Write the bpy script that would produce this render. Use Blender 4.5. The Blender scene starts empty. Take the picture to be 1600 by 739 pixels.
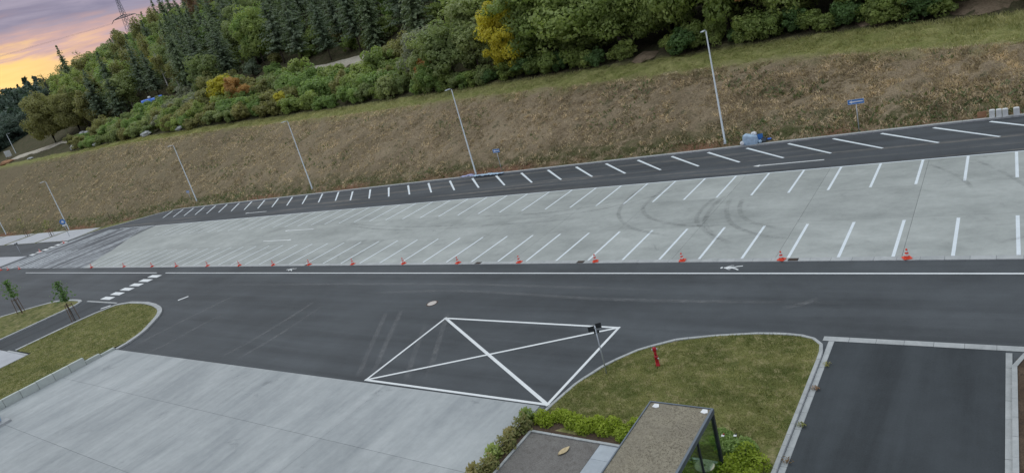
import bpy, math, random
import numpy as np
from mathutils import Matrix, Vector, noise as mnoise

random.seed(7)
RNG = np.random.default_rng(11)
scene = bpy.context.scene
COL = scene.collection
R = math.radians

# ------------------------------------------------------------------ camera
CAM_H = 15.796
PITCH, ROLL, YAW = R(17.180), R(-15.768), R(-39.054)
fw = Vector((math.sin(YAW) * math.cos(PITCH), math.cos(YAW) * math.cos(PITCH), -math.sin(PITCH)))
rt = Vector((math.cos(YAW), -math.sin(YAW), 0))
up = rt.cross(fw)
r2 = rt * math.cos(ROLL) + up * math.sin(ROLL)
u2 = -rt * math.sin(ROLL) + up * math.cos(ROLL)
cam_d = bpy.data.cameras.new('camera')
cam = bpy.data.objects.new('camera', cam_d)
COL.objects.link(cam)
cam.matrix_world = Matrix(((r2.x, u2.x, -fw.x, 0), (r2.y, u2.y, -fw.y, 0), (r2.z, u2.z, -fw.z, CAM_H), (0, 0, 0, 1)))
cam_d.sensor_width = 36
cam_d.lens = 36 * 1058.2 / 1600
cam_d.clip_start = 0.1
cam_d.clip_end = 6000
scene.camera = cam

# ------------------------------------------------------------------ world, sun, exposure
SUN_AZ, SUN_EL = R(-76), R(4)
world = bpy.data.worlds.new('World')
scene.world = world
world.use_nodes = True
wt = world.node_tree
wt.nodes.clear()


class NT:
    """tiny node-tree helper"""
    def __init__(self, tree):
        self.t = tree

    def n(self, kind, **kw):
        nd = self.t.nodes.new(kind)
        for k, v in kw.items():
            if k == 'ins':
                for i, val in v.items():
                    self.put(nd.inputs[i], val)
            else:
                setattr(nd, k, v)
        return nd

    def put(self, sock, val):
        if isinstance(val, bpy.types.NodeSocket):
            self.t.links.new(val, sock)
        else:
            if isinstance(val, (tuple, list)) and len(val) == 3 and sock.type == 'RGBA':
                val = (*val, 1)
            sock.default_value = val

    def math(self, op, a, b=None, c=None, clamp=False):
        nd = self.n('ShaderNodeMath', operation=op, use_clamp=clamp)
        for i, v in enumerate((a, b, c)):
            if v is not None:
                self.put(nd.inputs[i], v)
        return nd.outputs[0]

    def mix(self, fac, a, b, blend='MIX'):
        nd = self.n('ShaderNodeMix', data_type='RGBA', blend_type=blend)
        self.put(nd.inputs[0], fac)
        self.put(nd.inputs[6], a)
        self.put(nd.inputs[7], b)
        return nd.outputs[2]

    def ramp(self, fac, stops):
        nd = self.n('ShaderNodeValToRGB')
        els = nd.color_ramp.elements
        while len(els) < len(stops):
            els.new(0.5)
        for e, (p, c) in zip(els, stops):
            e.position = p
            e.color = (*c, 1) if isinstance(c, (tuple, list)) else (c, c, c, 1)
        self.put(nd.inputs[0], fac)
        return nd.outputs[0]

    def noise(self, vec, scale, detail=4, rough=0.55, dist=0.0):
        nd = self.n('ShaderNodeTexNoise')
        self.put(nd.inputs['Vector'], vec)
        self.put(nd.inputs['Scale'], scale)
        self.put(nd.inputs['Detail'], detail)
        self.put(nd.inputs['Roughness'], rough)
        self.put(nd.inputs['Distortion'], dist)
        return nd.outputs['Fac']

    def scale(self, vec, s):
        nd = self.n('ShaderNodeMapping')
        self.put(nd.inputs['Vector'], vec)
        nd.inputs['Scale'].default_value = s
        return nd.outputs[0]

    def rng(self, v, a, b, c=0.0, d=1.0, smooth=False):
        nd = self.n('ShaderNodeMapRange')
        if smooth:
            nd.interpolation_type = 'SMOOTHSTEP'
        for i, x in enumerate((v, a, b, c, d)):
            self.put(nd.inputs[i], x)
        return nd.outputs[0]


W = NT(wt)
tc = W.n('ShaderNodeTexCoord')
vdir = W.n('ShaderNodeVectorMath', operation='NORMALIZE', ins={0: tc.outputs['Generated']}).outputs[0]
sep = W.n('ShaderNodeSeparateXYZ', ins={0: vdir})
zel = W.math('MAXIMUM', sep.outputs[2], 0.0)
hz = W.math('SQRT', W.math('SUBTRACT', 1.0, W.math('MULTIPLY', sep.outputs[2], sep.outputs[2])))
cosaz = W.math('DIVIDE', W.math('ADD', W.math('MULTIPLY', sep.outputs[0], math.sin(SUN_AZ)),
                                W.math('MULTIPLY', sep.outputs[1], math.cos(SUN_AZ))), W.math('MAXIMUM', hz, 0.05))
core = W.rng(cosaz, 0.970, 0.9985, 0, 1, True)
wide = W.rng(cosaz, 0.30, 0.99, 0, 1, True)
# streaky cloud deck: noise stretched along the horizon
cl = W.n('ShaderNodeCombineXYZ', ins={0: W.math('MULTIPLY', sep.outputs[0], 3.0), 1: W.math('MULTIPLY', sep.outputs[1], 3.0),
                                      2: W.math('MULTIPLY', sep.outputs[2], 26.0)}).outputs[0]
n1 = W.noise(cl, 1.25, 6, 0.55, 0.6)
n2 = W.noise(cl, 3.2, 5, 0.6, 0.4)
warp = W.math('ADD', W.math('MULTIPLY', W.math('SUBTRACT', n1, 0.5), 0.09), W.math('MULTIPLY', W.math('SUBTRACT', n2, 0.5), 0.085))
ew = W.math('ADD', sep.outputs[2], warp)
lav = W.mix(W.rng(n2, 0.35, 0.65), (0.225, 0.228, 0.36), (0.325, 0.308, 0.42))
deck = W.mix(W.math('MULTIPLY', wide, W.rng(ew, 0.145, 0.092, 0, 1, True)), lav, (0.74, 0.47, 0.42))
deck = W.mix(W.math('MULTIPLY', core, W.rng(ew, 0.112, 0.088, 0, 1, True)), deck, (1.12, 0.76, 0.27))
# the overcast deck is brighter overhead than near the horizon
zen = W.rng(zel, 0.15, 0.62, 1.0, 3.25, True)
zenc = W.n('ShaderNodeCombineXYZ', ins={0: W.math('MULTIPLY', zen, 1.01), 1: W.math('MULTIPLY', zen, W.rng(zel, 0.15, 0.6, 1.0, 1.15)), 2: W.math('MULTIPLY', zen, W.rng(zel, 0.15, 0.6, 1.0, 0.85))}).outputs[0]
deck = W.mix(1.0, deck, zenc, 'MULTIPLY')
tex = W.rng(n2, 0.3, 0.75, 0.9, 1.1)
texc = W.n('ShaderNodeCombineXYZ', ins={0: tex, 1: tex, 2: tex}).outputs[0]
deck = W.mix(1.0, deck, texc, 'MULTIPLY')
deck10 = W.mix(1.0, deck, (10, 10, 10), 'MULTIPLY')
sky = W.n('ShaderNodeTexSky', sky_type='NISHITA', sun_disc=False, sun_elevation=SUN_EL, sun_rotation=SUN_AZ)
skyc = W.mix(0.97, sky.outputs[0], deck10)
bg = W.n('ShaderNodeBackground', ins={'Color': skyc, 'Strength': 0.1})
wo = W.n('ShaderNodeOutputWorld', ins={'Surface': bg.outputs[0]})

sun_d = bpy.data.lights.new('sun', 'SUN')
sun_d.energy = 0.6
sun_d.angle = R(70)
sun_d.color = (1.0, 0.93, 0.86)
sun = bpy.data.objects.new('sun', sun_d)
COL.objects.link(sun)
SD = Vector((math.sin(SUN_AZ) * math.cos(R(38)), math.cos(SUN_AZ) * math.cos(R(38)), math.sin(R(38))))
sun.rotation_euler = (-SD).to_track_quat('-Z', 'Y').to_euler()

vs = scene.view_settings
vs.view_transform = 'Standard'
vs.look = 'None'
vs.exposure = 0.0
vs.gamma = 1.0
scene.cycles.use_denoising = True
scene.cycles.max_bounces = 6
scene.cycles.transparent_max_bounces = 12

# ------------------------------------------------------------------ helpers
def tag(o, label=None, cat=None, group=None, kind=None):
    if label: o['label'] = label
    if cat: o['category'] = cat
    if group: o['group'] = group
    if kind: o['kind'] = kind
    return o


def empty(name, loc=(0, 0, 0), rz=0.0, parent=None):
    o = bpy.data.objects.new(name, None)
    o.empty_display_size = 0.3
    o.location = loc
    o.rotation_euler = (0, 0, rz)
    if parent: o.parent = parent
    COL.objects.link(o)
    return o


def link(name, me, parent=None, loc=None, rz=None, mat=None):
    o = bpy.data.objects.new(name, me)
    if parent: o.parent = parent
    if loc is not None: o.location = loc
    if rz is not None: o.rotation_euler = (0, 0, rz)
    COL.objects.link(o)
    if mat is not None:
        if len(me.materials) == 0: me.materials.append(mat)
        o.material_slots[0].link = 'OBJECT'
        o.material_slots[0].material = mat
    return o


def copy_tree(o, parent=None):
    c = o.copy()
    COL.objects.link(c)
    if parent: c.parent = parent
    for ch in list(o.children):
        copy_tree(ch, c)
    return c


class MB:
    """collects simple shapes into one mesh"""
    def __init__(self):
        self.v, self.f = [], []

    def add(self, vs, fs):
        b = len(self.v)
        self.v += [tuple(p) for p in vs]
        self.f += [tuple(i + b for i in f) for f in fs]
        return self

    def box(self, x0, x1, y0, y1, z0, z1, ch=0.0):
        if ch <= 0:
            return self.add([(x0, y0, z0), (x1, y0, z0), (x1, y1, z0), (x0, y1, z0), (x0, y0, z1), (x1, y0, z1), (x1, y1, z1), (x0, y1, z1)],
                            [(0, 3, 2, 1), (4, 5, 6, 7), (0, 1, 5, 4), (1, 2, 6, 5), (2, 3, 7, 6), (3, 0, 4, 7)])
        r = [(x0, y0), (x1, y0), (x1, y1), (x0, y1)]
        ri = [(x0 + ch, y0 + ch), (x1 - ch, y0 + ch), (x1 - ch, y1 - ch), (x0 + ch, y1 - ch)]
        vs = [(a, b, z0) for a, b in r] + [(a, b, z1 - ch) for a, b in r] + [(a, b, z1) for a, b in ri]
        fs = [(3, 2, 1, 0), (8, 9, 10, 11)]
        for i in range(4):
            j = (i + 1) % 4
            fs += [(i, j, 4 + j, 4 + i), (4 + i, 4 + j, 8 + j, 8 + i)]
        return self.add(vs, fs)

    def obox(self, c, ax, ay, az):
        c, ax, ay, az = map(Vector, (c, ax, ay, az))
        vs = [c + sx * ax + sy * ay + sz * az for sz in (-1, 1) for sx, sy in ((-1, -1), (1, -1), (1, 1), (-1, 1))]
        return self.add(vs, [(0, 3, 2, 1), (4, 5, 6, 7), (0, 1, 5, 4), (1, 2, 6, 5), (2, 3, 7, 6), (3, 0, 4, 7)])

    def tube(self, pts, rad, n=10, caps=True):
        pts = [Vector(p) for p in pts]
        if not isinstance(rad, (list, tuple)): rad = [rad] * len(pts)
        rings = []
        for i, p in enumerate(pts):
            d = (pts[min(i + 1, len(pts) - 1)] - pts[max(i - 1, 0)]).normalized()
            a = d.cross(Vector((0, 0, 1)))
            if a.length < 1e-3: a = Vector((1, 0, 0))
            a.normalize()
            b = d.cross(a)
            rings.append([p + rad[i] * (math.cos(2 * math.pi * k / n) * a + math.sin(2 * math.pi * k / n) * b) for k in range(n)])
        vs = [p for r in rings for p in r]
        fs = []
        for i in range(len(pts) - 1):
            for k in range(n):
                k2 = (k + 1) % n
                fs.append((i * n + k, i * n + k2, (i + 1) * n + k2, (i + 1) * n + k))
        if caps:
            fs.append(tuple(range(n))[::-1])
            fs.append(tuple((len(pts) - 1) * n + k for k in range(n)))
        return self.add(vs, fs)

    def lathe(self, prof, n=16, c=(0, 0, 0)):
        return self.tube([(c[0], c[1], c[2] + z) for r, z in prof], [max(r, 1e-4) for r, z in prof], n)

    def poly(self, pts, z):
        return self.add([(p[0], p[1], z) for p in pts], [tuple(range(len(pts)))])

    def prism(self, pts, z0, z1):
        n = len(pts)
        vs = [(p[0], p[1], z0) for p in pts] + [(p[0], p[1], z1) for p in pts]
        fs = [tuple(range(n))[::-1], tuple(range(n, 2 * n))] + [(i, (i + 1) % n, n + (i + 1) % n, n + i) for i in range(n)]
        return self.add(vs, fs)

    def mesh(self, name, smooth=False):
        me = bpy.data.meshes.new(name)
        me.from_pydata(self.v, [], self.f)
        me.update()
        if smooth:
            me.polygons.foreach_set('use_smooth', [True] * len(me.polygons))
        return me

    def build(self, name, mat, parent=None, smooth=False, loc=None, rz=None):
        me = self.mesh(name, smooth)
        me.materials.append(mat)
        o = bpy.data.objects.new(name, me)
        if parent: o.parent = parent
        if loc is not None: o.location = loc
        if rz is not None: o.rotation_euler = (0, 0, rz)
        COL.objects.link(o)
        return o


def np_mesh(name, verts, k, tone=None):
    """verts (n*k,3): n separate k-gons"""
    verts = np.asarray(verts, np.float32)
    n = len(verts) // k
    me = bpy.data.meshes.new(name)
    me.vertices.add(n * k)
    me.vertices.foreach_set('co', verts.ravel())
    me.loops.add(n * k)
    me.loops.foreach_set('vertex_index', np.arange(n * k, dtype=np.int32))
    me.polygons.add(n)
    me.polygons.foreach_set('loop_start', np.arange(0, n * k, k, dtype=np.int32))
    me.polygons.foreach_set('loop_total', np.full(n, k, np.int32))
    if tone is not None:
        at = me.attributes.new('tone', 'FLOAT', 'FACE')
        at.data.foreach_set('value', np.asarray(tone, np.float32))
    me.update()
    me.validate()
    return me


def struct(o):
    o['kind'] = 'structure'
    return o


# ------------------------------------------------------------------ materials
def new_mat(name):
    m = bpy.data.materials.new(name)
    m.use_nodes = True
    m.node_tree.nodes.clear()
    return m, NT(m.node_tree)


def finish(T, color, rough=0.7, spec=0.3, bump=None, bstr=0.3, bdist=0.02, metallic=0.0, **kw):
    p = T.n('ShaderNodeBsdfPrincipled')
    T.put(p.inputs['Base Color'], color)
    T.put(p.inputs['Roughness'], rough)
    T.put(p.inputs['Specular IOR Level'], spec)
    T.put(p.inputs['Metallic'], metallic)
    for k, v in kw.items():
        T.put(p.inputs[k], v)
    if bump is not None:
        b = T.n('ShaderNodeBump', ins={'Height': bump, 'Strength': bstr, 'Distance': bdist})
        T.put(p.inputs['Normal'], b.outputs[0])
    o = T.n('ShaderNodeOutputMaterial', ins={0: p.outputs[0]})
    return p


def plain(name, col, rough=0.6, spec=0.3, metallic=0.0, var=0.12, scale=3.0):
    m, T = new_mat(name)
    pos = T.n('ShaderNodeTexCoord').outputs['Object']
    n = T.noise(pos, scale, 5)
    f = T.rng(n, 0.3, 0.7, 1 - var, 1 + var)
    c = T.mix(1.0, col, T.n('ShaderNodeCombineXYZ', ins={0: f, 1: f, 2: f}).outputs[0], 'MULTIPLY')
    finish(T, c, rough, spec, n, 0.1, 0.01, metallic)
    return m


def wpos(T):
    return T.n('ShaderNodeNewGeometry').outputs['Position']


def asphalt(name, base, band=0.25, dust=0.0, axis='x', dustcol=(0.22, 0.20, 0.175), rough=0.72, lo=(.5, .68)):
    m, T = new_mat(name)
    P = wpos(T)
    s1 = (0.035, 0.6, 1) if axis == 'x' else (0.6, 0.05, 1)
    bands = T.noise(T.scale(P, s1), 1.0, 5, 0.6, 0.3)
    big = T.noise(P, 0.12, 5, 0.6)
    mid = T.noise(P, 1.4, 6, 0.65)
    fine = T.noise(P, 45.0, 3, 0.7)
    spk = T.noise(P, 14.0, 4, 0.75)
    f = T.math('ADD', T.rng(bands, 0.3, 0.7, 1 - band, 1 + band), T.rng(big, 0.3, 0.7, -0.2, 0.2))
    f = T.math('ADD', f, T.rng(mid, 0.3, 0.7, -0.10, 0.10))
    f = T.math('ADD', f, T.rng(fine, 0.25, 0.75, -0.12, 0.12))
    f = T.math('ADD', f, T.rng(spk, 0.3, 0.7, -0.08, 0.08))
    c = T.mix(1.0, base, T.n('ShaderNodeCombineXYZ', ins={0: f, 1: f, 2: f}).outputs[0], 'MULTIPLY')
    if dust:
        d = T.math('MULTIPLY', T.rng(T.noise(T.scale(P, (0.03, 0.9, 1) if axis == 'x' else (0.32, 0.04, 1)), 1.3, 5, 0.62, 0.25), lo[0], lo[1], 0, 1, True), dust)
        d = T.math('MULTIPLY', d, T.rng(mid, 0.25, 0.6))
        c = T.mix(d, c, dustcol)
    finish(T, c, T.rng(mid, 0.3, 0.7, rough - 0.02, rough + 0.12), 0.18, T.math('ADD', fine, T.math('MULTIPLY', spk, 0.6)), 0.5, 0.008)
    return m


def concrete(name, a, b, streak=(0.35, 0.05), stain=0.5):
    m, T = new_mat(name)
    P = wpos(T)
    st = T.noise(T.scale(P, (streak[0], streak[1], 1)), 1.6, 6, 0.62, 0.5)
    st2 = T.noise(T.scale(P, (streak[0] * 3.5, streak[1] * 2.2, 1)), 1.7, 5, 0.6, 0.3)
    blot = T.noise(P, 0.22, 6, 0.62, 0.4)
    mid = T.noise(P, 2.2, 6, 0.7)
    fine = T.noise(P, 30, 3, 0.7)
    oi = T.n('ShaderNodeObjectInfo').outputs['Random']
    k = T.math('ADD', T.math('MULTIPLY', T.rng(st, 0.3, 0.7), 0.5), T.math('MULTIPLY', T.rng(st2, 0.3, 0.7), 0.28))
    k = T.math('ADD', k, T.math('MULTIPLY', T.rng(blot, 0.3, 0.7), 0.35))
    k = T.math('SUBTRACT', k, 0.08)
    c = T.mix(T.math('MINIMUM', T.math('MAXIMUM', k, 0.0), 1.0), a, b)
    f = T.math('ADD', T.rng(mid, 0.3, 0.7, 0.93, 1.07), T.rng(fine, 0.3, 0.7, -0.04, 0.04))
    f = T.math('ADD', f, T.rng(oi, 0, 1, -0.06, 0.06))
    c = T.mix(1.0, c, T.n('ShaderNodeCombineXYZ', ins={0: f, 1: f, 2: f}).outputs[0], 'MULTIPLY')
    sp = T.math('MULTIPLY', T.rng(T.noise(P, 0.55, 6, 0.7, 0.8), 0.60, 0.74, 0, 1, True), stain)
    c = T.mix(sp, c, tuple(x * 0.72 for x in a))
    finish(T, c, 0.75, 0.3, T.math('ADD', mid, fine), 0.25, 0.01)
    return m


def paint(name, col=(0.62, 0.66, 0.70), under=(0.13, 0.14, 0.15), wear=0.35):
    m, T = new_mat(name)
    P = wpos(T)
    n = T.noise(P, 9.0, 5, 0.75)
    n2 = T.noise(P, 0.9, 4, 0.6)
    w = T.math('MULTIPLY', T.rng(T.math('ADD', n, T.math('MULTIPLY', n2, 0.5)), 0.78, 1.02, 0, 1, True), wear)
    c = T.mix(w, col, under)
    f = T.rng(n2, 0.3, 0.7, 0.9, 1.05)
    c = T.mix(1.0, c, T.n('ShaderNodeCombineXYZ', ins={0: f, 1: f, 2: f}).outputs[0], 'MULTIPLY')
    finish(T, c, 0.6, 0.3)
    return m


def ground_mat(name, cols, scales=(0.6, 3.0, 16.0), bstr=0.7, bdist=0.06):
    """cols: three soil or grass colours mixed by noise"""
    m, T = new_mat(name)
    P = wpos(T)
    a = T.noise(P, scales[0], 6, 0.65, 0.4)
    b = T.noise(P, scales[1], 6, 0.7, 0.3)
    d = T.noise(P, scales[2], 4, 0.75)
    c = T.mix(T.rng(a, 0.36, 0.64, 0, 1, True), cols[0], cols[1])
    c = T.mix(T.rng(b, 0.46, 0.66, 0, 0.85, True), c, cols[2])
    f = T.rng(d, 0.25, 0.75, 0.55, 1.45)
    c = T.mix(1.0, c, T.n('ShaderNodeCombineXYZ', ins={0: f, 1: f, 2: f}).outputs[0], 'MULTIPLY')
    finish(T, c, 0.9, 0.1, T.math('ADD', d, T.math('MULTIPLY', b, 0.6)), bstr, bdist)
    return m


def leaf_mat(name, dark, light, trans=0.3, hue=0.35):
    m, T = new_mat(name)
    tone = T.n('ShaderNodeAttribute', attribute_name='tone').outputs['Fac']
    oi = T.n('ShaderNodeObjectInfo').outputs['Random']
    P = wpos(T)
    n = T.noise(P, 0.55, 4, 0.6)
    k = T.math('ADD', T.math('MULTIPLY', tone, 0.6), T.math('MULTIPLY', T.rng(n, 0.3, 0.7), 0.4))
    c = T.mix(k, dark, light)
    f = T.rng(oi, 0, 1, 1 - hue, 1 + hue)
    g = T.rng(oi, 0, 1, 1 - hue * 0.75, 1 + hue * 0.75)
    c = T.mix(1.0, c, T.n('ShaderNodeCombineXYZ', ins={0: f, 1: g, 2: f}).outputs[0], 'MULTIPLY')
    p = T.n('ShaderNodeBsdfPrincipled', ins={'Base Color': c, 'Roughness': 0.6, 'Specular IOR Level': 0.25})
    # a leaf reflects and lets through about equal shares of the light
    tcol = T.mix(1.0, c, (trans * 2.6, trans * 2.8, trans * 2.0), 'MULTIPLY')
    tr = T.n('ShaderNodeBsdfTranslucent', ins={'Color': tcol})
    mx = T.n('ShaderNodeAddShader', ins={0: p.outputs[0], 1: tr.outputs[0]})
    T.n('ShaderNodeOutputMaterial', ins={0: mx.outputs[0]})
    return m


def film_mat(name, col, amount, nscale=3.0):
    """thin worn film (rubber, dust) on a surface"""
    m, T = new_mat(name)
    P = wpos(T)
    n = T.noise(P, nscale, 5, 0.7)
    n2 = T.noise(P, 0.5, 4, 0.6)
    e = T.n('ShaderNodeAttribute', attribute_name='edge').outputs['Fac']
    a = T.math('MULTIPLY', T.math('MULTIPLY', T.rng(n, 0.3, 0.65), T.rng(n2, 0.3, 0.6, 0.25, 1.0)), T.math('MULTIPLY', e, amount))
    p = T.n('ShaderNodeBsdfPrincipled', ins={'Base Color': col, 'Roughness': 0.8, 'Specular IOR Level': 0.2})
    tr = T.n('ShaderNodeBsdfTransparent')
    mx = T.n('ShaderNodeMixShader', ins={0: a, 1: tr.outputs[0], 2: p.outputs[0]})
    T.n('ShaderNodeOutputMaterial', ins={0: mx.outputs[0]})
    return m


M = {}
M['asphalt'] = asphalt('asphalt_road', (0.073, 0.080, 0.0855), 0.22)
M['asphalt_far'] = asphalt('asphalt_aisle', (0.068, 0.074, 0.081), 0.22, 0.65)
M['asphalt_drive'] = asphalt('asphalt_drive', (0.052, 0.059, 0.064), 0.26, axis='y')
M['asphalt_end'] = asphalt('asphalt_end', (0.085, 0.09, 0.10), 0.3, 0.95, axis='y', dustcol=(0.38, 0.40, 0.415), lo=(.40, .56))
M['lot'] = concrete('concrete_lot', (0.245, 0.260, 0.246), (0.430, 0.448, 0.426), (0.10, 0.22))
M['apron'] = concrete('concrete_apron', (0.235, 0.254, 0.262), (0.435, 0.452, 0.448), (0.34, 0.075), 0.6)
M['slab'] = concrete('concrete_slab', (0.36, 0.37, 0.39), (0.46, 0.47, 0.49), (0.2, 0.2), 0.2)
M['kerb'] = concrete('kerb_concrete', (0.30, 0.315, 0.315), (0.46, 0.47, 0.465), (1.2, 1.2), 0.4)
M['wallc'] = concrete('wall_concrete', (0.42, 0.46, 0.43), (0.52, 0.555, 0.51), (0.6, 0.6), 0.2)
M['joint'] = plain('joint_sealant', (0.14, 0.15, 0.15), 0.9)
M['paint'] = paint('white_paint', (0.70, 0.75, 0.78), wear=0.35)
M['paintw'] = paint('bright_white_paint', (0.72, 0.74, 0.74), wear=0.25)
M['grass'] = ground_mat('lawn', ((0.080, 0.096, 0.026), (0.165, 0.165, 0.058), (0.28, 0.24, 0.125)), (0.7, 2.2, 14.0), 0.6, 0.04)
M['mulch'] = ground_mat('bark_mulch', ((0.085, 0.058, 0.04), (0.12, 0.085, 0.06), (0.06, 0.045, 0.035)), (1.0, 6.0, 30.0))
M['gravel_dark'] = ground_mat('dark_grit', ((0.165, 0.155, 0.145), (0.195, 0.185, 0.172), (0.14, 0.128, 0.118)), (0.8, 4.0, 26.0), 0.5, 0.02)
M['gravel_roof'] = ground_mat('roof_gravel', ((0.26, 0.232, 0.18), (0.31, 0.278, 0.21), (0.19, 0.165, 0.12)), (1.0, 9.0, 40.0), 0.8, 0.03)
M['earth'] = ground_mat('valley_ground', ((0.05, 0.065, 0.03), (0.07, 0.075, 0.04), (0.09, 0.08, 0.05)), (0.02, 0.2, 1.0))
M['bare'] = ground_mat('bare_soil', ((0.17, 0.125, 0.085), (0.22, 0.165, 0.115), (0.12, 0.095, 0.06)), (0.3, 1.5, 7.0))
M['track'] = ground_mat('track_gravel', ((0.42, 0.38, 0.31), (0.50, 0.46, 0.38), (0.36, 0.31, 0.24)), (0.2, 1.5, 8.0))
M['galv'] = plain('galvanised_steel', (0.46, 0.50, 0.53), 0.45, 0.5, 0.35, 0.08)
M['darkmetal'] = plain('anthracite_metal', (0.035, 0.04, 0.047), 0.45, 0.4, 0.2)
M['greymetal'] = plain('grey_metal', (0.13, 0.155, 0.18), 0.4, 0.5, 0.4)
M['black'] = plain('black_plastic', (0.02, 0.022, 0.026), 0.5)
M['white'] = plain('white_plastic', (0.75, 0.76, 0.76), 0.5)
M['whitec'] = plain('white_block', (0.66, 0.68, 0.66), 0.8)
M['red'] = plain('red_enamel', (0.42, 0.012, 0.025), 0.35, 0.5)
M['cone'] = plain('orange_red_rubber', (0.72, 0.075, 0.035), 0.5, 0.4, 0, 0.15)
M['coneband'] = plain('reflective_white', (0.72, 0.70, 0.68), 0.4)
M['blue'] = plain('sign_blue', (0.055, 0.20, 0.52), 0.4)
M['tarp'] = plain('blue_tarpaulin', (0.035, 0.16, 0.62), 0.4, 0.5, 0, 0.3, 1.5)
M['paleblue'] = plain('pale_blue_plastic', (0.36, 0.48, 0.60), 0.5, 0.3, 0, 0.2, 4)
M['violet'] = plain('violet_film', (0.33, 0.36, 0.58), 0.35, 0.5, 0, 0.3, 5)
M['wood'] = plain('stake_wood', (0.17, 0.12, 0.085), 0.8)
M['cream'] = plain('cream_laminate', (0.58, 0.55, 0.40), 0.5, 0.3, 0, 0.1)
M['leafscrap'] = plain('dry_tan', (0.50, 0.40, 0.24), 0.7, 0.2, 0, 0.25, 6)
M['rust'] = plain('rusty_iron', (0.09, 0.065, 0.05), 0.8)
M['cover'] = plain('manhole_concrete', (0.52, 0.47, 0.43), 0.7)
M['paving'] = concrete('paving_slab', (0.33, 0.36, 0.39), (0.42, 0.455, 0.485), (1.5, 1.5), 0.2)
M['rock'] = plain('pale_rock', (0.46, 0.47, 0.46), 0.9, 0.2, 0, 0.3, 1.2)
M['soil'] = plain('orange_soil', (0.34, 0.19, 0.11), 0.95, 0.1, 0, 0.25, 1.0)
M['bark'] = plain('tree_bark', (0.085, 0.07, 0.055), 0.9, 0.1, 0, 0.4, 4)
M['barkw'] = plain('birch_bark', (0.46, 0.43, 0.40), 0.8, 0.2, 0, 0.35, 2)
M['rubber'] = film_mat('tyre_rubber', (0.06, 0.062, 0.065), 0.24)
M['dusty'] = film_mat('pale_dust', (0.34, 0.34, 0.34), 0.30)

g, T = new_mat('shelter_glass')
lw = T.n('ShaderNodeLayerWeight', ins={0: 0.12})
tr = T.n('ShaderNodeBsdfTransparent', ins={0: (0.88, 0.95, 0.92)})
gl = T.n('ShaderNodeBsdfGlossy', ins={'Color': (0.9, 0.95, 0.95), 'Roughness': 0.03})
mx = T.n('ShaderNodeMixShader', ins={0: T.math('MULTIPLY', lw.outputs['Fresnel'], 0.7), 1: tr.outputs[0], 2: gl.outputs[0]})
T.n('ShaderNodeOutputMaterial', ins={0: mx.outputs[0]})
M['glass'] = g

LEAF = {
    'conifer': leaf_mat('needles', (0.066, 0.095, 0.052), (0.170, 0.200, 0.112), 0.34, 0.22),
    'pine': leaf_mat('pine_needles', (0.066, 0.092, 0.058), (0.150, 0.180, 0.112), 0.3, 0.2),
    'green': leaf_mat('leaves_green', (0.070, 0.100, 0.026), (0.27, 0.315, 0.095), 0.36, 0.2),
    'bright': leaf_mat('leaves_bright', (0.080, 0.132, 0.034), (0.22, 0.285, 0.09), 0.35, 0.15),
    'willow': leaf_mat('leaves_pale', (0.100, 0.130, 0.045), (0.24, 0.265, 0.11), 0.35, 0.18),
    'olive': leaf_mat('leaves_olive', (0.105, 0.108, 0.040), (0.25, 0.235, 0.088), 0.35, 0.18),
    'grey': leaf_mat('leaves_greygreen', (0.12, 0.13, 0.085), (0.26, 0.265, 0.18), 0.3, 0.15),
    'yellow': leaf_mat('leaves_yellow', (0.22, 0.195, 0.018), (0.46, 0.40, 0.045), 0.35, 0.1),
    'orange': leaf_mat('leaves_orange', (0.24, 0.135, 0.045), (0.45, 0.27, 0.10), 0.32, 0.1),
    'russet': leaf_mat('leaves_russet', (0.15, 0.09, 0.055), (0.26, 0.17, 0.10), 0.25, 0.15),
    'lime': leaf_mat('leaves_lime', (0.105, 0.15, 0.012), (0.27, 0.315, 0.03), 0.3, 0.1),
    'redtip': leaf_mat('leaves_redtip', (0.062, 0.098, 0.028), (0.25, 0.20, 0.085), 0.3, 0.2),
    'far': leaf_mat('far_forest', (0.040, 0.066, 0.050), (0.082, 0.115, 0.078), 0.18, 0.1),
    'young': leaf_mat('leaves_young', (0.045, 0.085, 0.026), (0.12, 0.19, 0.065), 0.35, 0.15),
}
M['tuft'] = leaf_mat('dry_grass', (0.090, 0.070, 0.040), (0.62, 0.49, 0.34), 0.22, 0.0)
M['tuftg'] = leaf_mat('green_grass', (0.125, 0.140, 0.042), (0.43, 0.39, 0.19), 0.2, 0.0)
M['weed'] = leaf_mat('dark_weeds', (0.062, 0.085, 0.035), (0.14, 0.165, 0.07), 0.2, 0.0)
M['lawnb'] = leaf_mat('lawn_blades', (0.084, 0.100, 0.026), (0.34, 0.32, 0.145), 0.18, 0.0)

# ------------------------------------------------------------------ terrain
def ss(a, b, x):
    t = np.clip((np.asarray(x, float) - a) / (b - a), 0, 1)
    return t * t * (3 - 2 * t)


T27 = math.tan(R(27))
CX = [-400, -261, -204, -165, -135, -117, -96, -78, -64, -52, -42, -34, -26, -20, -14, -8, -4, 1, 30, 80]
CZ = [14.6, 14.2, 12.9, 12.2, 11.1, 9.5, 8.55, 7.8, 7.25, 6.73, 6.3, 5.94, 5.6, 5.3, 4.93, 4.4, 4.0, 3.6, 2.6, 2.0]
def toe(x): return 59.35 - 6.9 * ss(-116, -140, x)
def crest_z(x): return np.interp(x, CX, CZ)
def crest_y(x): return toe(x) + crest_z(x) / T27
def strip_w(x): return np.interp(x, [-220, -140, -100, -56, -20, 0, 40], [4.2, 3.2, 4.4, 5.7, 6.8, 8.3, 9.0])
def edge_y(x): return crest_y(x) + strip_w(x)


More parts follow.
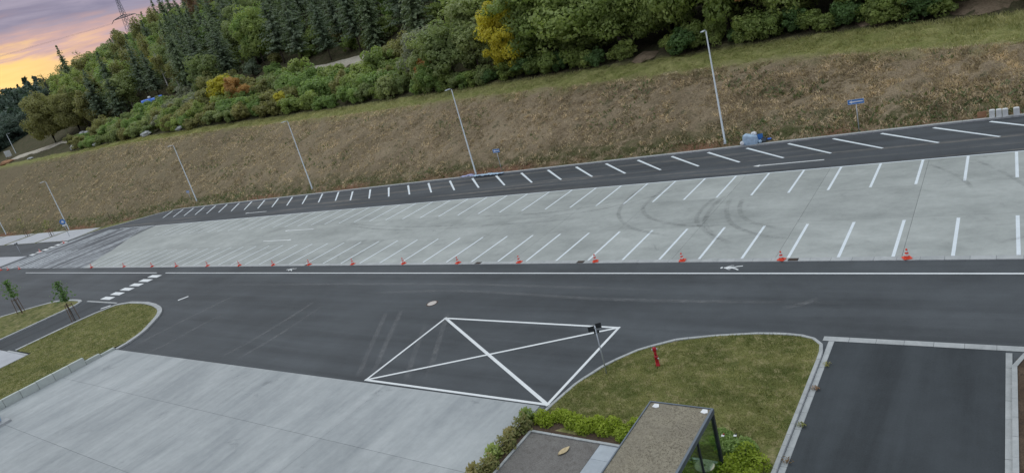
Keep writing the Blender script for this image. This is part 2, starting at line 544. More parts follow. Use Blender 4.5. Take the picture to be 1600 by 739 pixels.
def height(x, y):
    x = np.asarray(x, float)
    y = np.asarray(y, float)
    d, dc, df = y - toe(x), y - crest_y(x), y - edge_y(x)
    bank = np.clip(d, 0, None) * T27
    strip = crest_z(x) + np.clip(dc, 0, None) * 0.14
    hill = crest_z(x) + strip_w(x) * 0.14 + np.clip(df, 0, 12) * .20 + np.clip(df - 12, 0, None) * .40
    cap = 50 - 22 * ss(-275, -345, x) - 16 * ss(-335, -420, x)
    hill = cap - np.log1p(np.exp(np.clip((cap - hill) / 5, -40, 40))) * 5
    return np.where(d < 0, 0, np.where(dc < 0, bank, np.where(df < 0, strip, hill)))


def hz1(x, y): return float(height(x, y))


ground = struct(MB().add([(-4000, -4000, -0.12), (4000, -4000, -0.12), (4000, 4000, -0.12), (-4000, 4000, -0.12)], [(0, 1, 2, 3)]).build('ground', M['earth']))


def build_hillside():
    xs = np.concatenate([np.linspace(-430, -200, 120, endpoint=False), np.linspace(-200, -60, 190, endpoint=False), np.linspace(-60, 45, 260)])
    nv1, nv2, nv3 = 34, 12, 46
    rows = []
    zone = []
    for x in xs:
        t0, c0, e0 = float(toe(x)), float(crest_y(x)), float(edge_y(x))
        ys = np.concatenate([[t0 - 1.2], np.linspace(t0, c0, nv1, endpoint=False), np.linspace(c0, e0, nv2, endpoint=False), e0 + (np.linspace(0, 1, nv3) ** 1.7) * 150])
        zs = height(np.full(len(ys), x), ys)
        row = []
        for j, (y, z) in enumerate(zip(ys, zs)):
            if j == 0:
                row.append((x, y, -0.25)); zone.append(0.0); continue
            k = min(1.0, (y - t0) / 1.5)
            n = mnoise.fractal((x * .22, y * .22, 3.1), 0.8, 2.0, 4) * 0.30 + mnoise.fractal((x * .9, y * 1.2, 9.0), 0.7, 2.0, 3) * 0.30
            row.append((x, y, z + n * k))
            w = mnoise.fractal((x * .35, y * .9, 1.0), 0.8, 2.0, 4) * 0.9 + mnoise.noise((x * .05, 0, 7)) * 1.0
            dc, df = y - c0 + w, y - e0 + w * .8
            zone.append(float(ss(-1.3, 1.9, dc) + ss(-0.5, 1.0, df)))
        rows.append(row)
    nrow = len(rows[0])
    me = bpy.data.meshes.new('hillside')
    V = [p for r_ in rows for p in r_]
    F = [(i * nrow + j, (i + 1) * nrow + j, (i + 1) * nrow + j + 1, i * nrow + j + 1) for i in range(len(rows) - 1) for j in range(nrow - 1)]
    me.from_pydata(V, [], F)
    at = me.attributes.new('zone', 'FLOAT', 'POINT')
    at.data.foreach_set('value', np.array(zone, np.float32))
    me.polygons.foreach_set('use_smooth', [True] * len(me.polygons))
    m, T = new_mat('hillside_soil_and_grass')
    P = wpos(T)
    z = T.n('ShaderNodeAttribute', attribute_name='zone').outputs['Fac']
    a = T.noise(P, 0.16, 6, 0.6, 0.5)
    b = T.noise(P, 0.7, 6, 0.7, 0.4)
    c = T.noise(P, 3.0, 5, 0.75, 0.2)
    d = T.noise(P, 9.0, 4, 0.75)
    bank = T.mix(T.rng(a, 0.36, 0.64, 0, 1, True), (0.200, 0.156, 0.100), (0.285, 0.224, 0.148))
    bank = T.mix(T.rng(b, 0.54, 0.68, 0, 0.8, True), bank, (0.075, 0.078, 0.040))
    bank = T.mix(T.rng(c, 0.5, 0.75, 0, 0.6, True), bank, (0.42, 0.325, 0.225))
    bank = T.mix(T.rng(c, 0.47, 0.30, 0, 0.75, True), bank, (0.072, 0.058, 0.034))  # shade of hollows between clumps put into the colour, low bump darkened
    # greener towards the west end and along the foot
    px = T.n('ShaderNodeSeparateXYZ', ins={0: P})
    west = T.math('MULTIPLY', T.rng(px.outputs[0], -60, -170), T.rng(a, 0.3, 0.6, 0.35, 1.0))
    bank = T.mix(T.math('MULTIPLY', west, 0.5), bank, (0.098, 0.092, 0.045))
    foot = T.math('MULTIPLY', T.rng(px.outputs[2], 2.4, 0.5, 0, 1, True), T.rng(b, 0.38, 0.58, 0, 0.9, True))
    bank = T.mix(foot, bank, (0.078, 0.082, 0.034))
    red = T.math('MULTIPLY', T.rng(px.outputs[2], 0.75, 0.25, 0, 1, True), T.rng(T.noise(T.scale(P, (0.05, 0.0, 0.0)), 1.0, 3), 0.46, 0.56, 0, 0.9, True))
    bank = T.mix(red, bank, (0.21, 0.115, 0.075))
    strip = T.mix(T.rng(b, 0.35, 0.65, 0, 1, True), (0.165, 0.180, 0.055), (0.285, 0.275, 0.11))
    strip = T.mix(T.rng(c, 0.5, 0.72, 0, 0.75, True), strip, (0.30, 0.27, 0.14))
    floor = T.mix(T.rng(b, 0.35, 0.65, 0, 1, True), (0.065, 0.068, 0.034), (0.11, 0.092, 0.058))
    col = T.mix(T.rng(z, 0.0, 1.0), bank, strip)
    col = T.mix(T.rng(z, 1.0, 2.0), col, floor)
    f = T.rng(d, 0.25, 0.75, 0.45, 1.55)
    col = T.mix(1.0, col, T.n('ShaderNodeCombineXYZ', ins={0: f, 1: f, 2: f}).outputs[0], 'MULTIPLY')
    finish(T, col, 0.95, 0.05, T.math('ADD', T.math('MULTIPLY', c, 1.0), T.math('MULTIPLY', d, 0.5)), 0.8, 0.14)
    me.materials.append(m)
    o = bpy.data.objects.new('hillside', me)
    COL.objects.link(o)
    return struct(o)


hillside = build_hillside()


def far_ridge():
    """wooded ridge that closes the valley in the west"""
    V, F = [], []
    azs = np.linspace(-100, -52, 90)
    prof = [(430, 0.0), (500, 0.35), (560, 0.72), (620, 0.95), (680, 1.0), (760, 0.9), (900, 0.6)]
    for a in azs:
        el = 3.35 + 0.25 * math.sin(a * 0.35) + 0.35 * mnoise.noise((a * .22, 0, 0)) - 0.9 * max(0, (-74 - a) / 26)
        H = CAM_H + 640 * math.tan(R(el)) - 4
        for s, k in prof:
            V.append((s * math.sin(R(a)), s * math.cos(R(a)), -2 + (H + 2) * k))
    n = len(prof)
    for i in range(len(azs) - 1):
        for j in range(n - 1):
            F.append((i * n + j, i * n + j + 1, (i + 1) * n + j + 1, (i + 1) * n + j))
    o = MB().add(V, F).build('far_hill', M['earth'], None, True)
    return struct(o), V, n, azs


fh, fhV, fhn, fha = far_ridge()

# ------------------------------------------------------------------ yard, roads, parking lot
yard = struct(MB().add([(-320, -60, 0), (70, -60, 0), (70, 59.5, 0), (-320, 59.5, 0)], [(0, 1, 2, 3)]).build('main_road', M['asphalt']))


def arc(cx, cy, r, a0, a1, n=10):
    return [(cx + r * math.cos(R(a0 + (a1 - a0) * i / n)), cy + r * math.sin(R(a0 + (a1 - a0) * i / n))) for i in range(n + 1)]


KERB_FAR = [(70, 58.62), (-118, 58.95), (-121.5, 58.6), (-124.5, 57.2), (-126.8, 55.3), (-129.2, 53.2), (-131.6, 51.6), (-133.6, 50.0), (-134.8, 48.0), (-135.2, 45.9)]
far_aisle = struct(MB().poly([(70, 50.5), (70, 58.66), (-118, 58.98), (-121.5, 58.62), (-124.5, 57.2), (-126.8, 55.3), (-129.2, 53.2), (-131.6, 51.6), (-124.0, 50.5)], 0.004).build('far_aisle_asphalt', M['asphalt_far']))
end_area = struct(MB().poly([(-98.3, 34.5), (-104.3, 39.2), (-108.9, 43.9), (-113.2, 48.7), (-112, 50.45), (-131.4, 50.45), (-133.4, 49.2), (-134.3, 46.2), (-134.4, 34.5)], 0.006).build('turning_area_asphalt', M['asphalt_end']))

# concrete parking lot made of cast panels
lot = struct(empty('concrete_parking_lot'))
joint = MB().poly([(24, 34.9), (24, 50.46), (-111.8, 50.46), (-113.0, 48.7), (-108.8, 43.9), (-104.2, 39.2), (-100.9, 34.9)], 0.003).build('joint_bed', M['joint'], lot)
left_x = lambda y: float(np.interp(y, [34.8, 39.2, 43.9, 48.7, 50.5], [-100.9, -104.2, -108.8, -113.0, -111.8]))
XJ = [24] + [-4.8 - 6.05 * k for k in range(-4, 18)] + [-112]
XJ = sorted(set([x for x in XJ if x <= 24]), reverse=True)
YJ = [34.86, 40.12, 45.38, 50.46]
for yi in range(3):
    y0, y1 = YJ[yi] + 0.007, YJ[yi + 1] - 0.007
    for xi in range(len(XJ) - 1):
        xr, xl = XJ[xi] - 0.009, XJ[xi + 1] + 0.009
        l0, l1 = left_x(y0), left_x(y1)
        if xr < min(l0, l1): continue
        a0, a1 = max(xl, l0), max(xl, l1)
        b0, b1 = max(xr, l0 + .01), max(xr, l1 + .01)
        if a0 >= b0 - .02 and a1 >= b1 - .02: continue
        MB().prism([(b0, y0), (b1, y1), (a1, y1), (a0, y0)], -0.05, 0.022).build('concrete_panel', M['lot'], lot)
# gutter strip between lot and road
gut = MB()
gutter = struct(empty('gutter_strip'))
for k in range(0, 125):
    x1 = 24 - k
    if x1 - 1 < -100.6: break
    if x1 > -50:
        MB().box(x1 - 0.992, x1, 34.42, 34.85, -0.05, 0.045, 0.008).build('gutter_stone', M['kerb'], gutter)
MB().box(-100.6, -50, 34.42, 34.85, -0.05, 0.045).build('gutter_stone_run', M['kerb'], gutter)

bay_me = MB().add([(-0.08, 0, 0), (0.08, 0, 0), (0.08, 4.86, 0), (-0.08, 4.86, 0)], [(0, 1, 2, 3)]).mesh('bay_line')
bay_me.materials.append(M['paint'])
for k in range(-8, 42):
    x = -0.18 - 2.5 * k
    if x > left_x(36) + 0.4:
        link('bay_line', bay_me, lot, (x, 34.87, 0.027))
    if x > left_x(46.5) + 0.4 and x > -111:
        link('bay_line', bay_me, lot, (x + 0.03, 45.60, 0.027))
MB().box(-112, 24, 50.46, 50.60, 0.0, 0.012).build('edge_line', M['paint'], lot)
MB().box(-125, -112.6, 50.62, 50.76, 0.005, 0.013).build('edge_line', M['paint'], far_aisle)

dia_me = MB().add([(-0.09, 0.09, 0), (4.02, -4.02, 0), (4.16, -3.90, 0), (0.09, 0.27, 0)], [(0, 1, 2, 3)]).mesh('diagonal_bay_line')
dia_me.materials.append(M['paint'])
for k in range(-3, 35):
    x = -1.62 - 3.49 * k - 0.0009 * max(k, 0) ** 2
    link('bay_line', dia_me, far_aisle, (x, 58.15 + (0.5 if k > 20 else 0.0), 0.010))


def arrow_mesh(L, w):
    return MB().add([(0, 0, 0), (w * 2.6 * 1.3, -w * 1.5, 0), (w * 2.6 * 1.3, -w * .5, 0), (L, -w * .5, 0), (L, w * .5, 0), (w * 2.6 * 1.3, w * .5, 0), (w * 2.6 * 1.3, w * 1.5, 0)],
                    [(0, 1, 6), (2, 3, 4, 5)]).mesh('lane_arrow')


am = arrow_mesh(5.3, 0.16)
am.materials.append(M['paintw'])
link('lane_arrow', am, lot, (-68.3, 44.24, 0.028))
link('lane_arrow', am, lot, (-63.1, 41.2, 0.028), math.pi)
link('lane_arrow', am, far_aisle, (-89.3, 52.8, 0.010))
link('lane_arrow', am, far_aisle, (-17.0, 52.65, 0.010))

# road paint
road_paint = yard
MB().box(-75.4, 40, 32.92, 33.05, 0, 0.006).build('lane_line', M['paintw'], road_paint)
MB().box(-117.5, -77.4, 32.92, 33.05, 0, 0.006).build('lane_line', M['paintw'], road_paint)
dash_me = MB().box(-1.1, 1.1, -0.31, 0.31, 0, 0.006).mesh('crossing_block')
dash_me.materials.append(M['paintw'])
for k in range(6):
    link('crossing_block', dash_me, road_paint, (-76.25, 32.12 - 1.045 * k, 0.0))
    link('crossing_block', dash_me, road_paint, (-135.2, 40.15 + 1.04 * k, 0.0))
# boxed cross (kept-clear area)
bx = [(-28.38, 26.61), (-16.5, 26.61), (-16.72, 19.80), (-28.42, 19.72)]


def strip_line(name, a, b, w, z, mat, parent):
    a, b = Vector((*a, 0)), Vector((*b, 0))
    d = (b - a).normalized()
    n = Vector((-d.y, d.x, 0)) * w / 2
    e = d * w / 2
    vs = [a - n - e, b - n + e, b + n + e, a + n - e]
    return MB().add([(p.x, p.y, z) for p in vs], [(0, 1, 2, 3)]).build(name, mat, parent)


for i in range(4):
    strip_line('box_line', bx[i], bx[(i + 1) % 4], 0.15, 0.005 + 0.001 * i, M['paintw'], yard)
strip_line('box_line', bx[0], bx[2], 0.18, 0.010, M['paintw'], yard)
strip_line('box_line', bx[1], bx[3], 0.15, 0.012, M['paintw'], yard)
for a, b in (((-62.05, 27.3), (-61.75, 27.85)), ((-72.95, 24.9), (-72.55, 25.4))):
    strip_line('road_mark', a, b, 0.30, 0.006, M['paintw'], yard)
for k in range(8):
    x = -133.4 + 2.0 * k
    strip_line('hatch_line', (x, 34.9), (x - 0.25, 39.6 + 0.25 * k), 0.24, 0.010, M['paint'], end_area)


def pedestrian_mesh():
    m = MB()
    # lying figure: head at -x, legs at +x  (about 2.1 m long)
    m.poly([(-1.02 + 0.13 * math.cos(t * math.pi / 5), 0.14 * math.sin(t * math.pi / 5)) for t in range(10)], 0)
    m.poly([(-0.80, 0.03), (-0.78, -0.07), (-0.40, -0.17), (0.12, -0.11), (0.16, 0.10), (-0.38, 0.17)], 0)
    m.poly([(-0.62, 0.13), (-0.38, 0.17), (-0.10, 0.33), (0.12, 0.30), (0.10, 0.37), (-0.16, 0.40)], 0.0005)
    m.poly([(-0.62, -0.11), (-0.16, -0.36), (0.02, -0.30), (-0.02, -0.24), (-0.18, -0.27), (-0.40, -0.17)], 0.0005)
    m.poly([(0.10, 0.10), (0.12, -0.01), (0.50, 0.13), (1.02, 0.24), (1.0, 0.36), (0.45, 0.25)], 0.001)
    m.poly([(0.10, -0.11), (0.16, 0.03), (0.52, -0.12), (0.86, -0.34), (0.76, -0.42), (0.44, -0.24)], 0.0015)
    return m.mesh('pedestrian_symbol')


pm = pedestrian_mesh()
pm.materials.append(M['paintw'])
for x in (-12.9, -53.4):
    link('pedestrian_symbol', pm, yard, (x, 33.70, 0.006)).scale = (.55, .75, 1)


def wear_strip(name, pts, w, z, mat, parent):
    """soft-edged ribbon along a polyline"""
    P = []
    pts = [Vector((*p, 0)) for p in pts]
    for i in range(len(pts) - 1):     # Catmull-Rom resample
        p0, p1, p2, p3 = pts[max(i - 1, 0)], pts[i], pts[i + 1], pts[min(i + 2, len(pts) - 1)]
        for k in range(8):
            t = k / 8
            P.append(0.5 * ((2 * p1) + (-p0 + p2) * t + (2 * p0 - 5 * p1 + 4 * p2 - p3) * t * t + (-p0 + 3 * p1 - 3 * p2 + p3) * t ** 3))
    P.append(pts[-1])
    V, F, E = [], [], []
    N = len(P)
    for i, p in enumerate(P):
        d = (P[min(i + 1, N - 1)] - P[max(i - 1, 0)]).normalized()
        n = Vector((-d.y, d.x, 0))
        e = min(1.0, i / 5, (N - 1 - i) / 5)
        for s, ev in ((-1, 0), (-.5, 1), (.5, 1), (1, 0)):
            q = p + n * s * w / 2
            V.append((q.x, q.y, z))
            E.append(ev * e)
    for i in range(N - 1):
        for j in range(3):
            F.append((i * 4 + j, (i + 1) * 4 + j, (i + 1) * 4 + j + 1, i * 4 + j + 1))
    me = bpy.data.meshes.new(name)
    me.from_pydata(V, [], F)
    at = me.attributes.new('edge', 'FLOAT', 'POINT')
    at.data.foreach_set('value', np.array(E, np.float32))
    return link(name, me, parent, None, None, mat)


SK = [[(-25.2, 50.4), (-25.3, 46.8), (-24.8, 44.0), (-23.8, 42.2), (-22.4, 40.6), (-20.8, 39.6), (-18.1, 38.4)],
      [(-22.7, 50.4), (-23.1, 47.1), (-23.0, 44.6), (-21.9, 42.7), (-20.2, 41.3), (-17.6, 40.2), (-15.6, 40.1)],
      [(-17.6, 46), (-17.9, 44.4), (-17.9, 42.6), (-17.5, 41.0), (-16.2, 39.1), (-14.7, 37.3)],
      [(-17.1, 46.2), (-17.3, 44.2), (-17.2, 42.4), (-16.8, 40.6), (-15.4, 38.4), (-13.6, 36.8)],
      [(-16.5, 45.6), (-16.3, 43.9), (-15.7, 41.9), (-14.6, 39.9), (-12.5, 38.2), (-9.9, 37.3)],
      [(-15.6, 45.2), (-15.3, 43.4), (-14.6, 41.6), (-13.4, 40.2), (-11.4, 39.0)],
      [(-4.8, 49.4), (-3.7, 47.8), (-2.7, 45.8), (-2.2, 44.1)], [(-2.4, 49.7), (-1.1, 47.3), (0.1, 44.4), (0.9, 42.0)],
      [(-1.1, 36.1), (-0.2, 36.8), (1.2, 37.6)], [(-34.5, 43.4), (-30, 43.9), (-26.5, 44.8), (-23.5, 46.6), (-20.6, 49.6)],
      [(-44, 42.0), (-37, 42.4), (-31, 42.6), (-27, 43.2)], [(-41, 45.0), (-34, 44.6), (-29, 45.2), (-26, 46.6)],
      [(-62, 46.5), (-54, 44.3), (-45, 43.0), (-38, 42.9)], [(-60, 45.4), (-52, 43.2), (-44, 42.0)]]
for i, s in enumerate(SK):
    wear_strip('tyre_mark', s, 0.42 if i < 6 else 0.32, 0.0295 + 0.0003 * i, M['rubber'], lot)
TR = [[(-34.0, 26.9), (-33.3, 25.9), (-30.5, 21.7), (-29.2, 19.8)], [(-32.9, 27.3), (-32.2, 26.2), (-30.2, 23.0), (-28.4, 20.2)],
      [(-29.4, 25.9), (-28.2, 23.9), (-26.6, 21.4), (-25.6, 20.0)], [(-28.7, 27.2), (-27.9, 25.9), (-25.6, 22.2), (-24.3, 20.0)],
      [(-43, 28.2), (-42.8, 26.2), (-42.8, 22.5), (-43.2, 19.7)], [(-41.3, 27.6), (-41.1, 25.2), (-41.0, 22.5), (-41.3, 19.7)],
      [(-54.6, 28.4), (-55.0, 26.2), (-55.5, 21.5), (-55.4, 19.6)], [(-51.6, 25.5), (-51.8, 22.8), (-51.8, 20.5), (-52.3, 19.2)],
      [(-39, 29.5), (-30, 30.2), (-18, 29.6), (-6, 29.9)],
      [(-60, 30.4), (-44, 30.9), (-30, 31.2), (-16, 30.8)],
      [(-9.2, 29.2), (-8.4, 29.6), (-7.7, 30.3)]]
for i, s in enumerate(TR):
    wear_strip('tyre_track', s, 0.42, 0.013 + 0.0003 * i, M['dusty'], yard)

# loading apron
apron = struct(empty('loading_apron'))
MB().poly([(-57.2, -40), (-17.2, -40), (-16.75, 19.62), (-57.2, 19.05)], 0.003).build('joint_bed', M['joint'], apron)
AX = [-57.15, -46.8, -36.6, -26.6, -17.0]
AY = [-40, -20, -10, -5, 0.0, 5.0, 10.0, 15.0, 19.6]
for i in range(4):
    for j in range(len(AY) - 1):
        x0, x1, y0, y1 = AX[i] + .006, AX[i + 1] - .006, AY[j] + .008, AY[j + 1] - .008
        if j == len(AY) - 2:
            ya, yb = 19.05 + (x0 + 57.15) * 0.0144, 19.05 + (x1 + 57.15) * 0.0144
        else:
            ya = yb = y1
        MB().prism([(x0, y0), (x1, y0), (x1, yb), (x0, ya)], -0.05, 0.024).build('concrete_panel', M['apron'], apron)


# ------------------------------------------------------------------ kerbs, islands, beds
def kerb_run(name, pts, w, h, stone=1.0, closed=False, one=False):
    """kerb stones laid along a polyline; pts is the outer (road side) edge, stones lie to its left"""
    root = struct(empty(name))
    P = [Vector((*p, 0)) for p in pts]
    if closed: P.append(P[0])
    S = [P[0]]
    carry = 0.0
    dist = [0.0]
    for a, b in zip(P, P[1:]): dist.append(dist[-1] + (b - a).length)
    total = dist[-1]
    n = max(1, round(total / stone))
    def at(s):
        for i in range(len(P) - 1):
            if s <= dist[i + 1] + 1e-6:
                t = (s - dist[i]) / max(dist[i + 1] - dist[i], 1e-6)
                return P[i].lerp(P[i + 1], t)
        return P[-1]
    Q = [at(total * i / n) for i in range(n + 1)]
    nor = []
    for i in range(n + 1):
        d = (Q[min(i + 1, n)] - Q[max(i - 1, 0)]).normalized()
        nor.append(Vector((-d.y, d.x, 0)))
    big = MB()
    for i in range(n):
        g = 0.006
        d = (Q[i + 1] - Q[i]).normalized() * g
        a, b = Q[i] + d, Q[i + 1] - d
        c, e = b + nor[i + 1] * w, a + nor[i] * w
        hh = h + random.uniform(-.003, .003)
        ch = 0.012
        lo = [(p.x, p.y, -0.06) for p in (a, b, c, e)]
        mid = [(p.x, p.y, hh - ch) for p in (a, b, c, e)]
        cen = (a + b + c + e) / 4
        tp = [(p.x + (cen.x - p.x) * .03, p.y + (cen.y - p.y) * .03, hh) for p in (a, b, c, e)]
        tp = [(p.x + nor[i].x * ch * s, p.y + nor[i].y * ch * s, hh) for p, s in zip((a, b, c, e), (1, 1, -1, -1))]
        vs = lo + mid + tp
        fs = [(8, 9, 10, 11)]
        for k in range(4):
            k2 = (k + 1) % 4
            fs += [(k, k2, 4 + k2, 4 + k), (4 + k, 4 + k2, 8 + k2, 8 + k)]
        if one: big.add(vs, fs)
        else: MB().add(vs, fs).build('kerb_stone', M['kerb'], root)
    if one: big.build('kerb_stone_run', M['kerb'], root)
    return root


def flat_bed(name, pts, mat, z, hfun=None, res=None):
    if hfun is None:
        return struct(MB().poly(pts, z).build(name, mat))
    import bmesh
    bm = bmesh.new()
    f = bm.faces.new([bm.verts.new((p[0], p[1], z)) for p in pts])
    bmesh.ops.triangulate(bm, faces=[f])
    for _ in range(4):
        es = [e for e in bm.edges if e.calc_length() > res]
        if not es: break
        bmesh.ops.subdivide_edges(bm, edges=es, cuts=1)
        bmesh.ops.triangulate(bm, faces=bm.faces[:])
    for v in bm.verts:
        v.co.z = z + hfun(v.co.x, v.co.y)
    me = bpy.data.meshes.new(name)
    bm.to_mesh(me)
    bm.free()
    me.polygons.foreach_set('use_smooth', [True] * len(me.polygons))
    me.materials.append(mat)
    o = bpy.data.objects.new(name, me)
    COL.objects.link(o)
    return struct(o)


# island on the right (road side drawn anticlockwise so that stones lie inside)
ISL_R = [(-6.62, 25.3), (-6.68, 25.95), (-6.95, 26.4), (-7.45, 26.7), (-8.2, 26.8), (-9.4, 26.75), (-11.3, 26.33), (-13.0, 25.80), (-14.46, 24.72), (-15.53, 23.25), (-16.2, 21.55), (-16.5, 19.75), (-16.62, 18.9)]
kerb_run('island_kerb', [(-6.62, -6)] + ISL_R, 0.15, 0.11, 0.62)
ISL_G = [(-6.74, 17.8), (-6.74, 25.3), (-6.80, 25.88), (-7.05, 26.3), (-7.5, 26.58), (-8.2, 26.69), (-9.35, 26.65), (-11.25, 26.23), (-12.92, 25.70), (-14.36, 24.64), (-15.42, 23.2), (-16.08, 21.53), (-16.40, 19.75), (-16.5, 18.9), (-16.45, 18.2)]
flat_bed('grass_island', ISL_G, M['grass'], 0.07,
         lambda x, y: 0.05 * mnoise.noise((x * .5, y * .5, 0)) + 0.02 * mnoise.noise((x * 2, y * 2, 4)), 1.0)
flat_bed('grass_island', [(-6.74, 17.8), (-10.0, 17.8), (-10.0, -10), (-6.74, -10)], M['grass'], 0.068)
# driveway and its borders
driveway = struct(MB().poly([(-6.42, -20), (-0.62, -20), (-0.62, 26.46), (-6.42, 26.46)], 0.004).build('driveway', M['asphalt_drive']))
kerb_run('driveway_gutter', [(-6.61, 26.45), (-6.61, -6)], 0.22, 0.018)
kerb_run('entrance_kerb', [(12, 26.47), (-6.85, 26.47)], -0.33, 0.022)
kerb_run('driveway_gutter', [(-0.62, -6), (-0.62, 26.3)], -0.17, 0.03)
kerb_run('driveway_kerb', [(-0.44, -6), (-0.44, 25.4), (-0.38, 25.85), (-0.18, 26.2), (0.2, 26.38), (12, 26.40)], -0.13, 0.11)
flat_bed('mulch_bed', [(-0.36, -6), (12, -6), (12, 26.3), (0.2, 26.28), (-0.12, 26.1), (-0.32, 25.8), (-0.36, 25.4)], M['mulch'], 0.08)
# planting bed and paved pad in front of the shelter
flat_bed('soil_bed', [(-17.15, -12), (-16.42, -12), (-16.42, 17.95), (-9.0, 17.95), (-9.0, 17.98), (-7.0, 17.98), (-7.0, 18.72), (-16.4, 18.72), (-16.72, 19.0), (-17.05, 18.9)], M['mulch'], 0.075)
flat_bed('soil_bed', [(-8.05, 14), (-7.0, 14), (-7.0, 17.96), (-8.05, 17.96)], M['mulch'], 0.078)
grit_pad = struct(MB().poly([(-16.30, -12), (-13.1, -12), (-13.1, 17.86), (-16.30, 17.86)], 0.05).build('grit_pad', M['gravel_dark']))
kerb_run('pad_edging', [(-16.40, -4), (-16.40, 17.855)], -0.09, 0.10)
kerb_run('pad_edging', [(-16.40, 17.95), (-8.0, 17.95)], -0.09, 0.10)
pad = struct(empty('paved_walk'))
for i in range(6):
    for j in range(10):
        xa = -13.09 + i * 0.85
        yb = 17.85 - j * 0.85
        MB().box(xa + .004, xa + .846, yb - .846, yb - .004, 0.0, 0.055 + random.uniform(-.002, .002), 0.006).build('paving_slab', M['paving'], pad)

# left islands
ISL_L = [(-72.35, 16.8), (-72.3, 22.2), (-72.0, 24.2), (-71.2, 25.8), (-69.4, 26.32), (-66.3, 26.42), (-64.2, 26.15), (-62.1, 25.6), (-60.95, 25.05), (-59.9, 24.2), (-58.5, 22.75), (-57.5, 21.6), (-56.9, 20.2), (-56.75, 19.1)]
kerb_run('island_kerb', ISL_L, -0.38, 0.125)
wall_h = lambda y: float(np.interp(y, [16.55, 16.6, 19.0], [0.62, 0.32, 0.12]))


def isl_h(x, y):
    k = max(0.0, min(1.0, (x + 66.5) / 8.0))
    return float(np.interp(y, [16.2, 17.0, 18.0, 19.3, 21], [.47, .20, .14, .05, 0])) * k * k * (3 - 2 * k) + 0.05 * mnoise.noise((x * .3, y * .3, 1))


flat_bed('grass_island', [(-72.05, 16.8), (-72.05, 22.2), (-71.8, 24.1), (-71.0, 25.55), (-69.4, 26.07), (-66.3, 26.16), (-64.3, 25.9), (-62.3, 25.4), (-61.1, 24.8), (-60.1, 24.0), (-58.75, 22.55), (-57.75, 21.5), (-57.15, 20.1), (-57.40, 19.0), (-57.40, 5), (-68.45, 5), (-68.45, 16.8)], M['grass'], 0.08, isl_h, 1.2)
wall = tag(empty('retaining_wall', (-57.3, 12, 0)), 'low pale concrete retaining wall stepping down between grass island and loading apron', 'wall')
for k in range(14):
    y1 = 19.05 - k * 1.12
    top = [0.20, 0.32, 0.62][0 if k == 0 else (1 if k < 2 else 2)] - 0.01 * (k % 2)
    MB().box(-0.14, 0.13, y1 - 1.095 - 12, y1 - 12, -0.05, top, 0.012).build('wall_block', M['wallc'], wall)
ISL_W = [(-79.35, 5), (-79.35, 24.5), (-79.6, 25.6), (-80.4, 26.12), (-82.8, 26.12), (-86.0, 25.62), (-87.3, 24.9), (-88.75, 23.8), (-90.0, 22.6), (-91.4, 21.4), (-94, 17), (-96, 10)]
kerb_run('island_kerb', ISL_W, 0.34, 0.125)
flat_bed('grass_island', [(-79.5, 5), (-79.5, 24.5), (-79.75, 25.45), (-80.45, 25.95), (-82.75, 25.95), (-85.9, 25.45), (-87.2, 24.75), (-88.6, 23.65), (-89.85, 22.45), (-91.2, 21.2), (-93.8, 17), (-96, 10), (-96, 5)], M['grass'], 0.08, lambda x, y: 0.05 * mnoise.noise((x * .3, y * .3, 1)), 1.5)
kerb_run('entrance_kerb', [(-72.2, 26.15), (-79.2, 26.15)], 0.22, 0.02)
struct(MB().poly([(-79.3, 5), (-72.4, 5), (-72.4, 26.0), (-79.3, 26.0)], 0.004).build('side_lane', M['asphalt_drive']))
slab = struct(MB().box(-79.1, -68.6, -6, 16.45, 0.0, 0.09, 0.01).build('concrete_slab', M['slab']))
kerb_run('slab_kerb', [(-68.5, 16.6), (-73.2, 16.6)], 0.18, 0.13)

# far kerb along the foot of the bank
kerb_run('bank_kerb', [(p[0], p[1] - 0.02) for p in KERB_FAR][::1], -0.34, 0.12, 1.5, one=True)
# slabs (parking bays) at the west end
for i, (xa, xb, ya, yb) in enumerate([(-150.4, -136.0, 46.1, 52.2), (-167.0, -151.6, 46.1, 52.2), (-186.0, -168.6, 46.1, 52.2), (-206, -187.4, 46.1, 52.2), (-150.0, -135.7, 34.5, 39.4), (-175, -150.4, 34.5, 39.4)]):
    struct(MB().box(xa, xb, ya, yb, 0.0, 0.06).build('concrete_slab', M['slab']))
struct(MB().poly([(-135.6, 46.0), (-135.6, 52.5), (-230, 52.5), (-230, 46.0)], 0.02).build('planting_strip', M['grass']))
flat_bed('foot_verge', [(-117, 59.25), (-121.6, 58.9), (-124.7, 57.5), (-127, 55.6), (-129.4, 53.5), (-131.8, 51.9), (-133.9, 50.2), (-135.1, 48.1), (-135.5, 46.0), (-135.5, 53.0), (-130, 57), (-122, 60.2), (-116, 60.2)], M['grass'], 0.09)

# gullies and covers
for x in (-9.85, -23.1, -35.4 + 3.6, -52.1):
    gr = tag(empty('drain_grate', (x, 34.60, 0.046)), None, 'drain')
    m = MB().box(-0.26, 0.26, -0.17, 0.17, 0, 0.006)
    m.build('frame', M['black'], gr)
    for k in range(5):
        MB().box(-0.22, 0.22, -0.14 + k * 0.06, -0.105 + k * 0.06, 0.006, 0.014).build('bar', M['rust'], gr)
    gr['label'] = {0: 'rusty iron drain grate in the gutter beside a striped cone, nearest one', 1: 'rusty drain grate in the gutter by the middle parking bays',
                   2: 'rusty drain grate in the gutter between two cones left of centre', 3: 'small dark drain grate beside the farther pedestrian symbol'}[[-9.85, -23.1, -31.8, -52.1].index(round(x, 2))]
    gr['group'] = 'drain grates along the gutter'
mh = tag(empty('manhole_cover', (-31.07, 28.39, 0)), 'round pale manhole cover in the asphalt above the white boxed cross', 'manhole')
MB().lathe([(0.40, 0.0), (0.40, 0.013), (0.33, 0.014), (0.33, 0.004)], 28).build('ring', M['rust'], mh)
